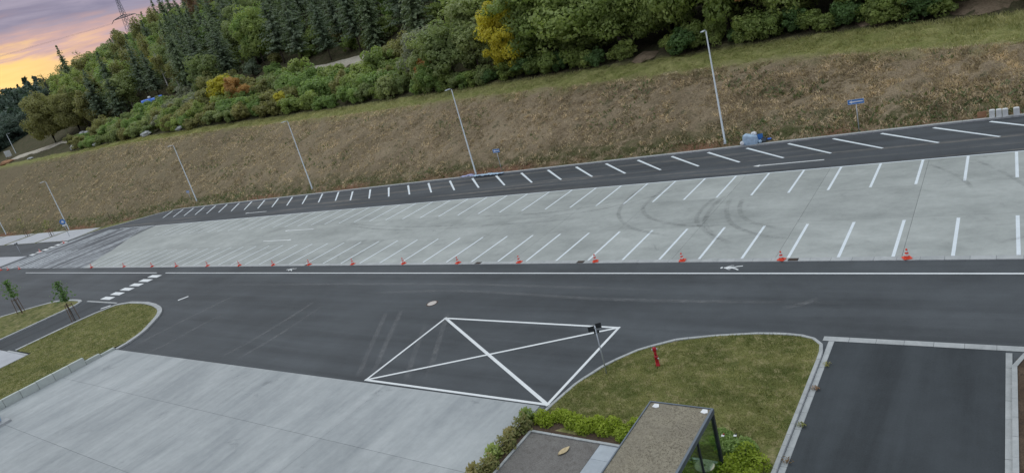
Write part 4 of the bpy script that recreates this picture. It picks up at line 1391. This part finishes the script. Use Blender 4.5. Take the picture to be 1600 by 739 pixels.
# pale willowy group left of the yellow tree
for i, (x, y, lf_, sc, lb) in enumerate([(-63.6, 81.6, 'willow', 1.0, 'pale green bushy tree just left of the yellow tree'), (-68.4, 81.4, 'willow', 1.12, 'tall pale green tree in the middle of the willowy group'),
                                         (-73.4, 82.2, 'willow', .95, 'pale green tree at left of the willowy group'), (-77.6, 86.5, 'grey', 1.0, 'greyish green tree behind the willowy group'),
                                         (-66.0, 86.6, 'willow', 1.2, 'pale tree rising behind the willowy group'), (-82.4, 90.5, 'grey', .85, 'greyish tree right of the gravel track'),
                                         (-71.6, 79.6, 'bright', .55, 'small fresh green tree in front of the willowy group'), (-61.5, 87.5, 'green', 1.1, 'darker tree between willowy group and yellow tree')]):
    plant('broadleaf_tree', MID[i % 4], x, y, lf_, lb, 'tree', 'willowy trees left of the yellow tree', sc)
for i in range(9):
    x = -61.5 - i * 1.75
    plant('bush', SHRUB[i % 5], x, float(edge_y(x)) + rv.uniform(.3, 1.2), ('willow', 'green', 'bright')[i % 3], 'low bush under the willowy trees, %s from the yellow tree' % ['first', 'second', 'third', 'fourth', 'fifth', 'sixth', 'seventh', 'eighth', 'ninth'][i], 'bush', 'bushes under the willowy trees', rv.uniform(.6, .9))
plant('bush', SHRUB[0], -72.8, 80.3, 'orange', 'small rusty topped bush among the willowy trees', 'bush', None, .75, z=hz1(-72.8, 80.3) + 3.0)

# shrub belt above the bank, left half
def belt_kind(x, row):
    if -121 < x < -113 and row < 2: return 'olive'
    if x > -100: return rv.choice(['green', 'bright', 'willow', 'green', 'olive'])
    if x > -122: return rv.choice(['green', 'bright', 'green', 'bright'])
    if x > -150: return rv.choice(['green', 'willow', 'olive', 'bright'])
    if x > -175: return rv.choice(['willow', 'olive', 'grey', 'green'])
    return rv.choice(['willow', 'bright', 'olive', 'willow'])


BL = {'green': 'dark green', 'bright': 'fresh green', 'willow': 'pale green', 'olive': 'olive brown', 'grey': 'greyish green'}
for row, (d0, d1, step) in enumerate(((.6, 2.0, 3.1), (3.6, 6.2, 3.5), (8.2, 11.5, 4.0), (13.5, 16.5, 4.6))):
    x = -76.0
    cnt = {}
    while x > (-205 if row < 3 else -190):
        x -= step * rv.uniform(.75, 1.25)
        if x < -150 and row == 0 and rv.random() < .35: continue
        if -119 < x < -95 and row == 3: continue
        k = belt_kind(x, row)
        cnt[k] = cnt.get(k, 0) + 1
        sc = rv.uniform(.95, 1.4) * (.78, 1.05, 1.25, 1.25)[row] * (.85 if x < -160 else 1)
        plant('shrub', SHRUB[rv.randrange(5)], x, float(edge_y(x)) + rv.uniform(d0, d1), k, '%s shrub in the %s row of the hillside belt, %s %s one from right' % (BL[k], ('front', 'second', 'third', 'back')[row], nth(cnt[k]), BL[k].split()[-1]), 'shrub', '%s shrubs in the hillside belt' % BL[k], sc)
for x, y, lf_, sc, lb, off in [(-141.5, 89.6, 'yellow', 1.75, 'bright yellow shrub standing out in the hillside belt', 1.4), (-140.0, 86.6, 'yellow', .8, 'low yellow shrub in front of the big yellow one', 1.2),
                               (-135.6, 88.4, 'orange', 1.35, 'orange brown shrub right of the big yellow shrub', 1.4), (-131.4, 88.6, 'orange', .95, 'small orange shrub at the right of the orange brown one', 1.6),
                               (-115.2, 84.4, 'yellow', 1.0, 'golden yellow shrub among dark green ones left of the track', .9), (-117.6, 85.4, 'olive', .9, 'olive shrub beside the golden yellow one', .4),
                               (-177.6, 91.4, 'orange', .6, 'small russet shrub below the blue tarpaulin', .6), (-85.6, 84.4, 'olive', 1.1, 'brownish olive shrub below the gravel track', .3),
                               (-91, 91.4, 'olive', .8, 'brownish shrub beside the gravel track', 0), (-135.6, 100.0, 'bright', .95, 'single fresh green bush at the left end of the track', 0), (-151.5, 91.0, 'grey', 1.1, 'greyish shrub left of the big yellow shrub', .3)]:
    plant('shrub', SHRUB[rv.randrange(5)], x, y, lf_, lb, 'shrub', None, sc, z=hz1(x, y) + off)

# gravel track on the hillside
def ribbon(name, pts, w, mat):
    V, F = [], []
    P = []
    for a, b in zip(pts, pts[1:]):
        for k in range(12): P.append((a[0] + (b[0] - a[0]) * k / 12, a[1] + (b[1] - a[1]) * k / 12))
    P.append(pts[-1])
    for i, p in enumerate(P):
        a, b = P[max(i - 1, 0)], P[min(i + 1, len(P) - 1)]
        d = Vector((b[0] - a[0], b[1] - a[1], 0)).normalized()
        n = Vector((-d.y, d.x, 0))
        for s in (-1.5, -1, -.4, .4, 1, 1.5):
            q_ = Vector((p[0], p[1], 0)) + n * s * w / 2 * (1 + .15 * mnoise.noise((p[0] * .4, s, 0)))
            V.append((q_.x, q_.y, hz1(q_.x, q_.y) + .38 + .06 * mnoise.noise((q_.x, q_.y, 0)) - (.5 if abs(s) > 1.2 else 0)))
    for i in range(len(P) - 1):
        for j in range(5):
            F.append((i * 6 + j, (i + 1) * 6 + j, (i + 1) * 6 + j + 1, i * 6 + j + 1))
    return struct(MB().add(V, F).build(name, mat, None, True))


ribbon('gravel_track', [(-125.7, 101.4), (-117.3, 103.4), (-107.9, 103.4), (-99.4, 103.8), (-95.0, 105.4)], 2.6, M['track'])
ribbon('gravel_track', [(-214, 97.4), (-222, 96.9), (-238, 96.6), (-250, 94.0), (-262, 91.0), (-276, 90.5)], 3.2, M['track'])

# forest on the hillside
rf = random.Random(21)
count = 0
gx = -345.0
while gx < -62:
    gx += 7.2
    df = 12.0
    while df < 112:
        df += 7.0
        x = gx + rf.uniform(-2.6, 2.6)
        y = float(edge_y(x)) + df + rf.uniform(-2.6, 2.6)
        az = math.degrees(math.atan2(x, y))
        if az < -67.6 or az > -33: continue
        if az > -45 and df > 62: continue
        if -142 < x < -90 and df < 26: continue
        if x > -92 and df < 20: continue
        if df < 18 and x < -200: continue
        if -142 > x > -152 and df < 20: continue
        if -200 < x < -178 and df < 22: continue
        if x < -300 and df > 75: continue
        hy = hz1(x, y)
        if hy < 12: continue
        r_ = rf.random()
        if az < -60:
            kind = 'c' if r_ < .03 else ('p' if r_ < .16 else ('b' if r_ < .86 else 'w'))
        elif az < -52:
            kind = 'c' if r_ < .36 else ('b' if r_ < .62 else 'p')
        else:
            kind = 'c' if r_ < .38 else ('p' if r_ < .86 else 'b')
        side = 'left of the tall birches' if az < -58.5 else ('below the tall birches' if az < -53 else ('above the yellow shrub' if az < -48 else ('above the gravel track' if az < -42 else 'behind the willowy trees')))
        where = ('at the forest front ' if df < 36 else ('in the middle of the stand ' if df < 62 else 'high on the hillside ')) + side
        sc = rf.uniform(.82, 1.12)
        count += 1
        if kind == 'c':
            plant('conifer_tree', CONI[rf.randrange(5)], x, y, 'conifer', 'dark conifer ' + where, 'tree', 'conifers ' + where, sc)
        elif kind == 'p':
            plant('pine_tree', PINE[rf.randrange(3)], x, y, 'pine', 'grey green pine ' + where, 'tree', 'pines ' + where, sc)
        elif kind == 'b':
            lf_ = rf.choice(['green', 'olive', 'green']) if az < -65 else rf.choice(['green', 'bright', 'willow']) if az < -52 else rf.choice(['green', 'bright', 'willow'])
            plant('broadleaf_tree', MID[rf.randrange(4)], x, y, lf_, '%s broadleaf tree %s' % (BL[lf_], where), 'tree', '%s broadleaf trees %s' % (BL[lf_], where), sc * 1.25, sz=1.1)
        else:
            plant('birch_tree', BIRCH[rf.randrange(3)], x, y, 'olive', 'pale trunked birch ' + where, 'tree', 'birches ' + where, sc * .95, 'barkw')
for i, (x, y, sc) in enumerate([(-213, 143, 1.1), (-208, 141, 1.05), (-203, 141, 1.1), (-199, 143, 1.0), (-195.5, 140, 1.1), (-226, 144, .95)]):
    plant('birch_tree', BIRCH[i % 3], x, y, 'russet' if i in (0, 5) else 'olive', 'tall pale birch trunk near the hilltop forest edge', 'tree', 'tall birches near the hilltop', sc * 1.15, 'barkw')
for i, (x, y) in enumerate([(-205, 117), (-200, 116), (-224, 114), (-232, 118), (-196, 119)]):
    plant('birch_tree', BIRCH[i % 3], x, y, 'olive', 'slender leaning birch with white trunk above the track', 'tree', 'slender birches above the track', .8, 'barkw')
plant('broadleaf_tree', MID[1], -206, 113, 'yellow', 'small yellowing tree among the slender birches', 'tree', None, .62, z=hz1(-206, 113) + 5)
for i, (x, y) in enumerate([(-312, 124), (-304, 128), (-318, 120), (-296, 133)]):
    plant('bare_tree', BARE, x, y, 'olive', 'nearly leafless tree on the skyline of the hill spur', 'tree', 'bare trees on the skyline', 1.25)
plant('broadleaf_tree', BROAD[1], -252, 95.5, 'olive', 'large olive brown tree at the left above the bank crest', 'tree', None, 1.05, sz=1.2)
plant('broadleaf_tree', BROAD[2], -240, 99.0, 'olive', 'olive green tree right of the large olive brown one', 'tree', None, .95, sz=1.1)
plant('broadleaf_tree', BROAD[3], -229, 103.0, 'willow', 'pale olive tree above the left stretch of track', 'tree', None, .8)
plant('conifer_tree', CONI[2], -219, 104, 'pine', 'broad bushy conifer behind the left stretch of track', 'tree', None, 1.0)
for i, (x, y, k) in enumerate([(-206, 88.4, 'bright'), (-212, 88.8, 'willow'), (-200, 91.6, 'willow'), (-218, 89.0, 'green'), (-225, 89.4, 'olive'), (-207, 92.8, 'bright')]):
    plant('shrub', SHRUB[i % 5], x, y, k, 'fresh shrub at the left end of the belt below the track', 'shrub', 'shrubs at the left end of the belt', .8)

ru = random.Random(9)
for i in range(95):   # undergrowth between the stems above the track
    x = ru.uniform(-205, -66)
    df = ru.uniform(18, 44)
    y = float(edge_y(x)) + df
    if -143 < x < -90 and df < 25.5: continue
    if -198 < x < -182 and df < 26: continue
    k = ru.choice(['green', 'olive', 'pine', 'green'])
    plant('bush', SHRUB[i % 5], x, y, k, '%s undergrowth bush between the stems at the forest front' % {'green': 'dark green', 'olive': 'olive brown', 'pine': 'grey green'}[k], 'bush', '%s undergrowth at the forest front' % k, ru.uniform(.7, 1.25))

# far wooded ridge: one mass of crowns
def far_forest():
    rng = np.random.default_rng(77)
    Vs, Ts = [], []
    V0 = np.array(fhV).reshape(len(fha), fhn, 3)
    n = 2300
    ia = rng.uniform(0, len(fha) - 1.01, n)
    jb = rng.uniform(0, 4.6, n)
    i0, j0 = ia.astype(int), jb.astype(int)
    fi, fj = (ia - i0)[:, None], (jb - j0)[:, None]
    P = (V0[i0, j0] * (1 - fi) * (1 - fj) + V0[i0 + 1, j0] * fi * (1 - fj) + V0[i0, j0 + 1] * (1 - fi) * fj + V0[i0 + 1, j0 + 1] * fi * fj)
    for p in P:
        k = 90
        con = rng.random() < .45
        h, r = rng.uniform(11, 17), rng.uniform(3.2, 5.6)
        d = unit(rng.normal(size=(k, 3)))
        if con:
            t = rng.uniform(0, 1, k) ** 1.3
            a = rng.uniform(0, 6.283, k)
            rr = r * .8 * (1 - t)
            pos = np.stack([rr * np.cos(a), rr * np.sin(a), t * h * 1.15], -1)
            nr = unit(np.stack([np.cos(a), np.sin(a), np.full(k, .5)], -1) + rng.normal(size=(k, 3)) * .3)
        else:
            pos = d * np.array([r, r, h * .42]) * rng.uniform(.75, 1.1, (k, 1)) + np.array([0, 0, h * .55])
            nr = unit(d + rng.normal(size=(k, 3)) * .4)
        Vs.append(cards(pos + p, nr, rng.uniform(.8, 1.9, k), rng, .7))
        Ts.append(np.clip(rng.uniform(0, 1) * .6 + rng.uniform(0, .4, k), 0, 1))
    o = link('far_forest', np_mesh('far_forest', np.concatenate(Vs), 4, np.concatenate(Ts)), None, None, None, LEAF['far'])
    tag(o, 'dark wooded ridge closing the valley below the sunset', 'forest', None, 'stuff')


far_forest()
# closer dark wood in the valley at the left edge
for i in range(54):
    a = R(-77 + .42 * (i % 27) + rf.uniform(-.15, .15))
    s_ = (352 if i < 27 else 392) + rf.uniform(-14, 18)
    x, y = s_ * math.sin(a), s_ * math.cos(a)
    plant('broadleaf_tree' if i % 3 else 'conifer_tree', BROAD[i % 4] if i % 3 else CONI[i % 5], x, y, 'far', 'dark valley tree below the far ridge in the %s row, %s from left' % ('front' if i < 27 else 'back', nth(i % 27 + 1)), 'tree', 'dark trees in the valley',
          1.2 if i % 3 else 1.05, z=max(0.0, hz1(x, y) - 5) if y > 70 else 0)

# ------------------------------------------------------------------ saplings with stakes
def sapling(x, y, h, label, sparse=False, seed=0):
    root = tag(empty('sapling', (x, y, 0.08), seed), label, 'sapling', 'staked saplings')
    link('trunk', trunk_mesh(700 + seed, h * .95, .045, 6, .5, .45, .12), root, None, None, M['bark'])
    rng = np.random.default_rng(800 + seed)
    n = 60 if sparse else 360
    t = rng.uniform(0, 1, n)
    a = rng.uniform(0, 6.28, n)
    rr = 1.25 * (1 - abs(t - .35)) * rng.uniform(.2, 1, n) * (.55 + .45 * np.sin(a * 3 + t * 9))
    pos = np.stack([rr * np.cos(a), rr * np.sin(a), h * (.50 + .50 * t)], -1)
    nr = unit(rng.normal(size=(n, 3)) + np.array([0, 0, .6]))
    link('crown', np_mesh('crown', cards(pos, nr, rng.uniform(.08, .17, n), rng, .6), 4, rng.uniform(0, 1, n)), root, None, None, LEAF['young' if not sparse else 'olive'])
    for k in range(3):
        a = k * 2.094
        MB().tube([(.42 * math.cos(a), .42 * math.sin(a), -.2), (.34 * math.cos(a), .34 * math.sin(a), 1.75)], .035, 7).build('stake', M['wood'], root)
        b = a + 2.094
        MB().tube([(.34 * math.cos(a), .34 * math.sin(a), 1.62), (.34 * math.cos(b), .34 * math.sin(b), 1.62)], .03, 6).build('crossbar', M['wood'], root)
    return root


sapling(-72.9, 22.3, 4.1, 'leafy staked sapling beside the side lane, right one of two', False, 1)
sapling(-87.9, 22.6, 3.9, 'leafy staked sapling on the left grass island near the picture edge', False, 2)
sapling(-151.0, 49.2, 3.4, 'nearly bare staked sapling between concrete slabs below the lamp', True, 3)
sapling(-168.0, 50.6, 4.2, 'thin staked sapling between concrete slabs at the far left', True, 4)

# ------------------------------------------------------------------ hedges and planting near the shelter
def hedge(name, x0, x1, y0, y1, h, n, leaf, label, size=.05, cat='hedge', lump=.3):
    rng = np.random.default_rng(int(abs(x0 * 100)) + n)
    cx, cy = (x0 + x1) / 2, (y0 + y1) / 2
    root = tag(empty(name, (cx, cy, .07)), label, cat)
    m = max(4, int(max(x1 - x0, y1 - y0) / .28))
    lx, ly = rng.uniform(x0, x1, m), rng.uniform(y0, y1, m)
    if x1 - x0 > y1 - y0: lx = np.linspace(x0 + .15, x1 - .15, m)
    else: ly = np.linspace(y0 + .15, y1 - .15, m)
    lh = h * rng.uniform(1 - lump, 1.15, m)
    li = rng.integers(0, m, n)
    d = unit(rng.normal(size=(n, 3)))
    d[:, 2] = np.abs(d[:, 2])
    wdt = min(x1 - x0, y1 - y0)
    rr = rng.uniform(.3, 1.05, (n, 1)) ** .5
    pos = np.stack([lx[li] - cx, ly[li] - cy, np.zeros(n)], -1) + d * rr * np.stack([np.full(n, wdt * .55 + .06), np.full(n, wdt * .55 + .06), lh[li]], -1)
    nr = unit(d * .6 + rng.normal(size=(n, 3)) * .6 + np.array([0, 0, .4]))
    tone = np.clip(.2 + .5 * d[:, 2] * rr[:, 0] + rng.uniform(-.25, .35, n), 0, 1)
    link('foliage', np_mesh('foliage', cards(pos, nr, size * rng.uniform(.6, 1.3, n), rng, .55), 4, tone), root, None, None, LEAF[leaf])
    st_ = MB()
    for i in range(m):
        st_.tube([(lx[i] - cx, ly[i] - cy, -.05), (lx[i] - cx + .03, ly[i] - cy, lh[i] * .7)], [.012, .006], 5)
    st_.build('stems', M['bark'], root)
    return root


hedge('low_hedge', -16.35, -11.6, 18.42, 19.0, .50, 8000, 'lime', 'low yellow green hedge between grass island and grit pad', .055)
hedge('low_hedge', -8.05, -7.25, 16.2, 18.5, .55, 4500, 'lime', 'bright yellow green shrub mound right of the shelter', .055)
hedge('low_hedge', -8.9, -7.7, 18.45, 19.15, .48, 3000, 'bright', 'darker green shrub mound behind the bright one right of shelter', .055)
for i in range(11):
    y = 18.55 - i * .62
    hedge('red_tipped_shrub', -17.1 + .06 * (i % 2), -16.62 + .06 * (i % 2), y - .3, y + .3, .72 + .14 * math.sin(i * 2.3), 300, 'redtip' if i % 4 else 'green',
          'reddish green leafy shrub by the apron edge, %s from the hedge corner' % ['first', 'second', 'third', 'fourth', 'fifth', 'sixth', 'seventh', 'eighth', 'ninth', 'tenth', 'eleventh'][i], .085, 'shrub', .45)['group'] = 'reddish shrubs along the apron'
for i, (x, y, lb) in enumerate([(-8.55, 18.75, 'small white and red scrap caught in the shrub right of shelter'), (-8.15, 18.85, 'small white and black scrap in shrub, right one of two')]):
    r0 = tag(empty('litter_scrap', (x, y, .58)), lb, 'litter')
    MB().obox((0, 0, 0), (.05, .01, 0), (0, .035, .01), (0, 0, .006)).build('paper', M['white'], r0)
    MB().obox((.02, .05, .03), (.025, 0, .01), (0, .02, 0), (0, 0, .02)).build('wrapper', M['red' if i == 0 else 'black'], r0)

# weeds at the driveway kerb
for i, (x, y) in enumerate([(-6.40, 24.6), (-6.42, 22.9), (-6.42, 20.6), (-6.44, 18.6)]):
    h_ = hedge('weed_tuft', x - .09, x + .09, y - .10, y + .10, .035, 34, 'russet' if i % 2 else 'olive',
               ['straw coloured weed at top of the left driveway gutter', 'brown weed in left driveway gutter, second from the top', 'straw coloured weed in left driveway gutter, third from the top',
                'brown weed in left driveway gutter at the picture bottom', 'pale weed at the right driveway gutter', 'dry weed at the kerb near the dark sign post'][i], .05, 'weed')

# ------------------------------------------------------------------ grass blades, tufts (uncountable)
def blades(name, pts, h, w, mat, label, seed, lean=.5, tones=None):
    rng = np.random.default_rng(seed)
    n = len(pts)
    a = rng.uniform(0, 6.28, n)
    hh = h * rng.uniform(.5, 1.4, n)
    ww = w * rng.uniform(.6, 1.4, n)
    dx, dy = np.cos(a) * ww, np.sin(a) * ww
    lx, ly = rng.normal(0, lean, n) * hh, rng.normal(0, lean, n) * hh
    V = np.stack([pts + np.stack([dx, dy, -.02 + 0 * dx], -1), pts + np.stack([-dx, -dy, -.02 + 0 * dx], -1), pts + np.stack([lx, ly, hh], -1)], 1).reshape(-1, 3)
    big = np.array([mnoise.noise((p[0] * .5, p[1] * .5, seed)) + .7 * mnoise.noise((p[0] * 1.7, p[1] * 1.7, seed)) for p in pts]) 
    tone = np.clip(.42 + .6 * big + rng.uniform(-.35, .4, n), 0, 1)
    if tones is not None: tone = np.clip(tones + rng.uniform(-.12, .12, n), 0, 1)
    o = link(name, np_mesh(name, V, 3, tone), None, None, None, mat)
    return tag(o, label, 'grass', None, 'stuff')


def inside(px, py, poly):
    c = np.zeros(len(px), bool)
    for (x0, y0), (x1, y1) in zip(poly, poly[1:] + poly[:1]):
        with np.errstate(divide='ignore', invalid='ignore'):
            hit = ((y0 > py) != (y1 > py)) & (px < (x1 - x0) * (py - y0) / (y1 - y0 + 1e-12) + x0)
        c ^= hit
    return c


rng = np.random.default_rng(3)
n = 46000
px, py = rng.uniform(-16.5, -6.85, n), rng.uniform(17.9, 26.7, n)
ok = inside(px, py, [(p[0] + (.05 if p[0] < -9 else -.04), p[1] - .04) for p in ISL_G[1:13]] + [(-16.2, 19.0), (-11, 19.0), (-6.85, 19.0)])
ok &= ~((px > -9) & (py < 19.2))
px, py = px[ok], py[ok]
pz = np.array([.07 + .05 * mnoise.noise((x * .5, y * .5, 0)) + .02 * mnoise.noise((x * 2, y * 2, 4)) for x, y in zip(px, py)])
blades('lawn_grass', np.stack([px, py, pz], -1), .075, .016, M['lawnb'], 'short patchy lawn on the right grass island', 31)
px, py = rng.uniform(-72, -57.4, 30000), rng.uniform(5, 26.2, 30000)
ok = inside(px, py, [(-68.3, 5), (-68.3, 16.9), (-71.9, 16.9), (-71.9, 22), (-71, 25.2), (-69.3, 25.9), (-66.3, 26.0), (-64.3, 25.7), (-62.4, 25.2), (-60.3, 23.8), (-58.9, 22.4), (-57.9, 21.2), (-57.6, 19), (-57.6, 5)])
px, py = px[ok], py[ok]
pz = np.array([.08 + isl_h(x, y) for x, y in zip(px, py)])
blades('lawn_grass', np.stack([px, py, pz], -1), .09, .03, M['lawnb'], 'short mown lawn on the left grass island', 32)


def hill_pts(n, x0, x1, f0, f1, seed, power=1.0):
    """points on the bank: f 0 at the toe, 1 at the crest, 2 at the forest edge"""
    g_ = np.random.default_rng(seed)
    x = x1 - (x1 - x0) * g_.uniform(0, 1, n) ** power
    f = g_.uniform(f0, f1, n)
    y = np.where(f < 1, toe(x) + f * (crest_y(x) - toe(x)), crest_y(x) + (f - 1) * strip_w(x))
    return np.stack([x, y, height(x, y) + .0], -1)


bp = hill_pts(95000, -230, 8, .02, 1.02, 41, 1.5)
o = blades('bank_grass', bp, .17, .05, M['tuft'], 'withered brown grass and weeds covering the cut bank', 41, .9)
tc_ = hill_pts(6500, -230, 8, .02, 1.04, 47, 1.5)
gt = np.random.default_rng(48)
tt = np.repeat(gt.choice([.04, .15, .55, .85, 1.0], 6500, p=[.22, .22, .26, .2, .1]), 9)
tp = np.repeat(tc_, 9, axis=0) + np.concatenate([gt.normal(0, .15, (58500, 2)), np.zeros((58500, 1))], 1)
tp[:, 2] = height(tp[:, 0], tp[:, 1]) + .05
blades('bank_tussocks', tp, .19, .045, M['tuft'], 'straw coloured and dark dead tussocks dotted over the cut bank', 49, .75, tt)
wp = hill_pts(9000, -230, 8, .02, .95, 43, 1.4)
keep = np.array([mnoise.noise((p[0] * .13, p[1] * .3, 5)) > .12 for p in wp])
blades('bank_weeds', wp[keep], .30, .13, M['weed'], 'dark green weed patches on the brown bank', 43, .8)
gp = hill_pts(42000, -230, 8, .93, 2.05, 42, 1.5)
blades('crest_grass', gp, .24, .05, M['tuftg'], 'green and straw coloured grass strip along the crest', 42, .6)
fp = hill_pts(3200, -200, 8, .0, .12, 44, 1.3)
blades('foot_weeds', fp, .26, .08, M['weed'], 'green weeds along the foot of the bank', 44, .7)

# ------------------------------------------------------------------ boulders, blue tarpaulin, board, soil, pylon
for i, (x, y, r_, lb) in enumerate([(-245.3, 84.2, (1.5, .8, .35), 'flat grey boulder on the crest near the left edge'), (-212, 84.0, (1.4, 1.0, .65), 'pale boulder on the crest below the left stretch of track'),
                                    (-192.5, 82.0, (1.5, 1.1, .6), 'pale boulder on the crest, second right of the track'), (-162.6, 80.2, (1.5, 1.1, .65), 'rounded white boulder on the crest below the blue tarpaulin'),
                                    (-145.9, 79.2, (1.3, 1.0, .55), 'rounded white boulder on the crest, rightmost one'), (-226, 95.2, (1.6, .9, .5), 'white rock on the left stretch of track'), (-231, 95.6, (1.0, .8, .5), 'smaller white rock on the left track')]):
    tag(crumple('boulder', (x, y, hz1(x, y) - .1 + (.75 if i > 4 else 0)), r_, M['rock'], None, 20 + i, 16, 10, .3), lb, 'boulder', 'pale boulders along the crest')

bt = tag(empty('covered_trailer', (-190.2, 99.2, hz1(-190.2, 99.2) + 1.4), R(66)), 'bright blue tarpaulin covered load with white bundle behind the shrubs', 'trailer')
m = MB()
V, F = [], []
for i in range(13):
    t = i / 12
    hgt = 1.75 + .10 * math.sin(t * 9) + .25 * t
    for j in range(9):
        a = math.pi * j / 8
        V.append((-2.9 + 5.8 * t, -1.15 * math.cos(a) * (1 + .05 * math.sin(i * 2.1)), .75 + hgt * math.sin(a) ** .6))
for i in range(12):
    for j in range(8):
        F.append((i * 9 + j, (i + 1) * 9 + j, (i + 1) * 9 + j + 1, i * 9 + j + 1))
F += [tuple(range(9)), tuple(12 * 9 + j for j in range(9))[::-1]]
m.add(V, F).build('tarpaulin', M['tarp'], bt, True)
MB().box(.35, 2.95, -1.2, -1.16, 1.1, 1.75).build('pale_stripe', M['paleblue'], bt)
MB().box(-3, 3, -1.1, 1.1, .6, .75).build('bed', M['darkmetal'], bt)
for wx in (-1.6, 1.6):
    for wy in (-.95, .95):
        w_ = MB().tube([(wx, wy - .12, .35), (wx, wy + .12, .35)], .38, 16).build('wheel', M['black'], bt)
        MB().tube([(wx, wy - .13, .35), (wx, wy + .13, .35)], .2, 12).build('rim', M['galv'], w_)
crumple('bundle', (-.5, 0, 2.55), (.42, .42, .4), M['white'], bt, 3)
bt.scale = (.95, .95, .8)

sb = tag(empty('notice_board', (-286.6, 92.5, hz1(-286.6, 92.5)), R(-70)), 'white notice board on two legs beyond the crest at the left edge', 'sign')
for s in (-.8, .8):
    MB().box(s - .06, s + .06, -.06, .06, -.3, 1.0).build('leg', M['wood'], sb)
MB().box(-1.15, 1.15, -.05, .05, .7, 2.9, .02).build('panel', M['white'], sb)
MB().box(-.5, .4, -.058, -.051, 1.7, 2.3).build('print', M['paleblue'], sb)
tag(crumple('soil_heap', (-270.5, 86.0, hz1(-270.5, 86.0) - .7), (3.4, 2.2, .9), M['soil'], None, 51, 24, 12, .25), 'heap of orange soil behind the crest at the left edge', 'soil heap')


def soil_patch(cx, cy, rx, ry, seed):
    V, F = [(cx, cy, hz1(cx, cy) + .35)], []
    n = 26
    for k, q_ in enumerate((.5, 1.0)):
        for i in range(n):
            t = 2 * math.pi * i / n
            r_ = q_ * (1 + .35 * mnoise.noise((math.cos(t) * 1.5 + seed, math.sin(t) * 1.5, 0)))
            x, y = cx + rx * r_ * math.cos(t), cy + ry * r_ * math.sin(t)
            V.append((x, y, hz1(x, y) + (.32 if k == 0 else .02)))
    for i in range(n):
        j = (i + 1) % n
        F += [(0, 1 + i, 1 + j), (1 + i, 1 + n + i, 1 + n + j, 1 + j)]
    return struct(MB().add(V, F).build('soil_patch', M['bare'], None, True))


soil_patch(-36.4, 79.2, 1.6, 1.9, 1.0)
soil_patch(-2.2, 78.2, 2.6, 2.4, 4.0)
soil_patch(-11.2, 78.2, 1.5, 1.6, 7.0)


def pylon():
    d = 620
    a = R(-62.0)
    bx_, by_ = d * math.sin(a), d * math.cos(a)
    root = tag(empty('power_pylon', (bx_, by_, 30), -a * 0 + R(28)), 'lattice power pylon rising behind the wooded hilltop', 'pylon')
    Ht, zarm = 88.0, 64.5
    leg = MB()
    def hw(z): return 4.2 * (1 - z / Ht) + .35
    for sx_ in (-1, 1):
        for sy_ in (-1, 1):
            MB().tube([(sx_ * hw(0), sy_ * hw(0), 0), (sx_ * hw(Ht), sy_ * hw(Ht), Ht)], .13, 5).build('leg', M['greymetal'], root)
    z = 0
    br = MB()
    while z < Ht - 2:
        dz = max(2.2, hw(z) * 2)
        z2 = min(z + dz, Ht)
        for (ax, ay), (bx2, by2) in (((-1, -1), (1, -1)), ((1, -1), (1, 1)), ((1, 1), (-1, 1)), ((-1, 1), (-1, -1))):
            br.tube([(ax * hw(z), ay * hw(z), z), (bx2 * hw(z2), by2 * hw(z2), z2)], .065, 4)
            br.tube([(bx2 * hw(z), by2 * hw(z), z), (ax * hw(z2), ay * hw(z2), z2)], .085, 4)
        z = z2
    br.build('bracing', M['greymetal'], root)
    for s in (-1, 1):
        am_ = MB()
        for yy in (-.7, .7):
            am_.tube([(0, yy, zarm), (s * 9.5, yy * .3, zarm), (s * 12.5, 0, zarm - 2.2)], .2, 4)
            am_.tube([(0, yy, zarm + 1.8), (s * 9.5, yy * .3, zarm)], .18, 4)
        for k in range(5):
            am_.tube([(s * 1.9 * k, 0, zarm + 1.8 * (1 - k / 5)), (s * 1.9 * (k + 1), 0, zarm)], .12, 4)
        am_.build('cross_arm', M['greymetal'], root)
        MB().tube([(s * 12.5, 0, zarm - 2.2), (s * 12.5 - 25, -150, zarm - 22), (s * 12.5 - 40, -330, zarm - 28), (s * 12.5 - 60, -620, zarm - 10)], .035, 4).build('cable', M['greymetal'], root)


pylon()
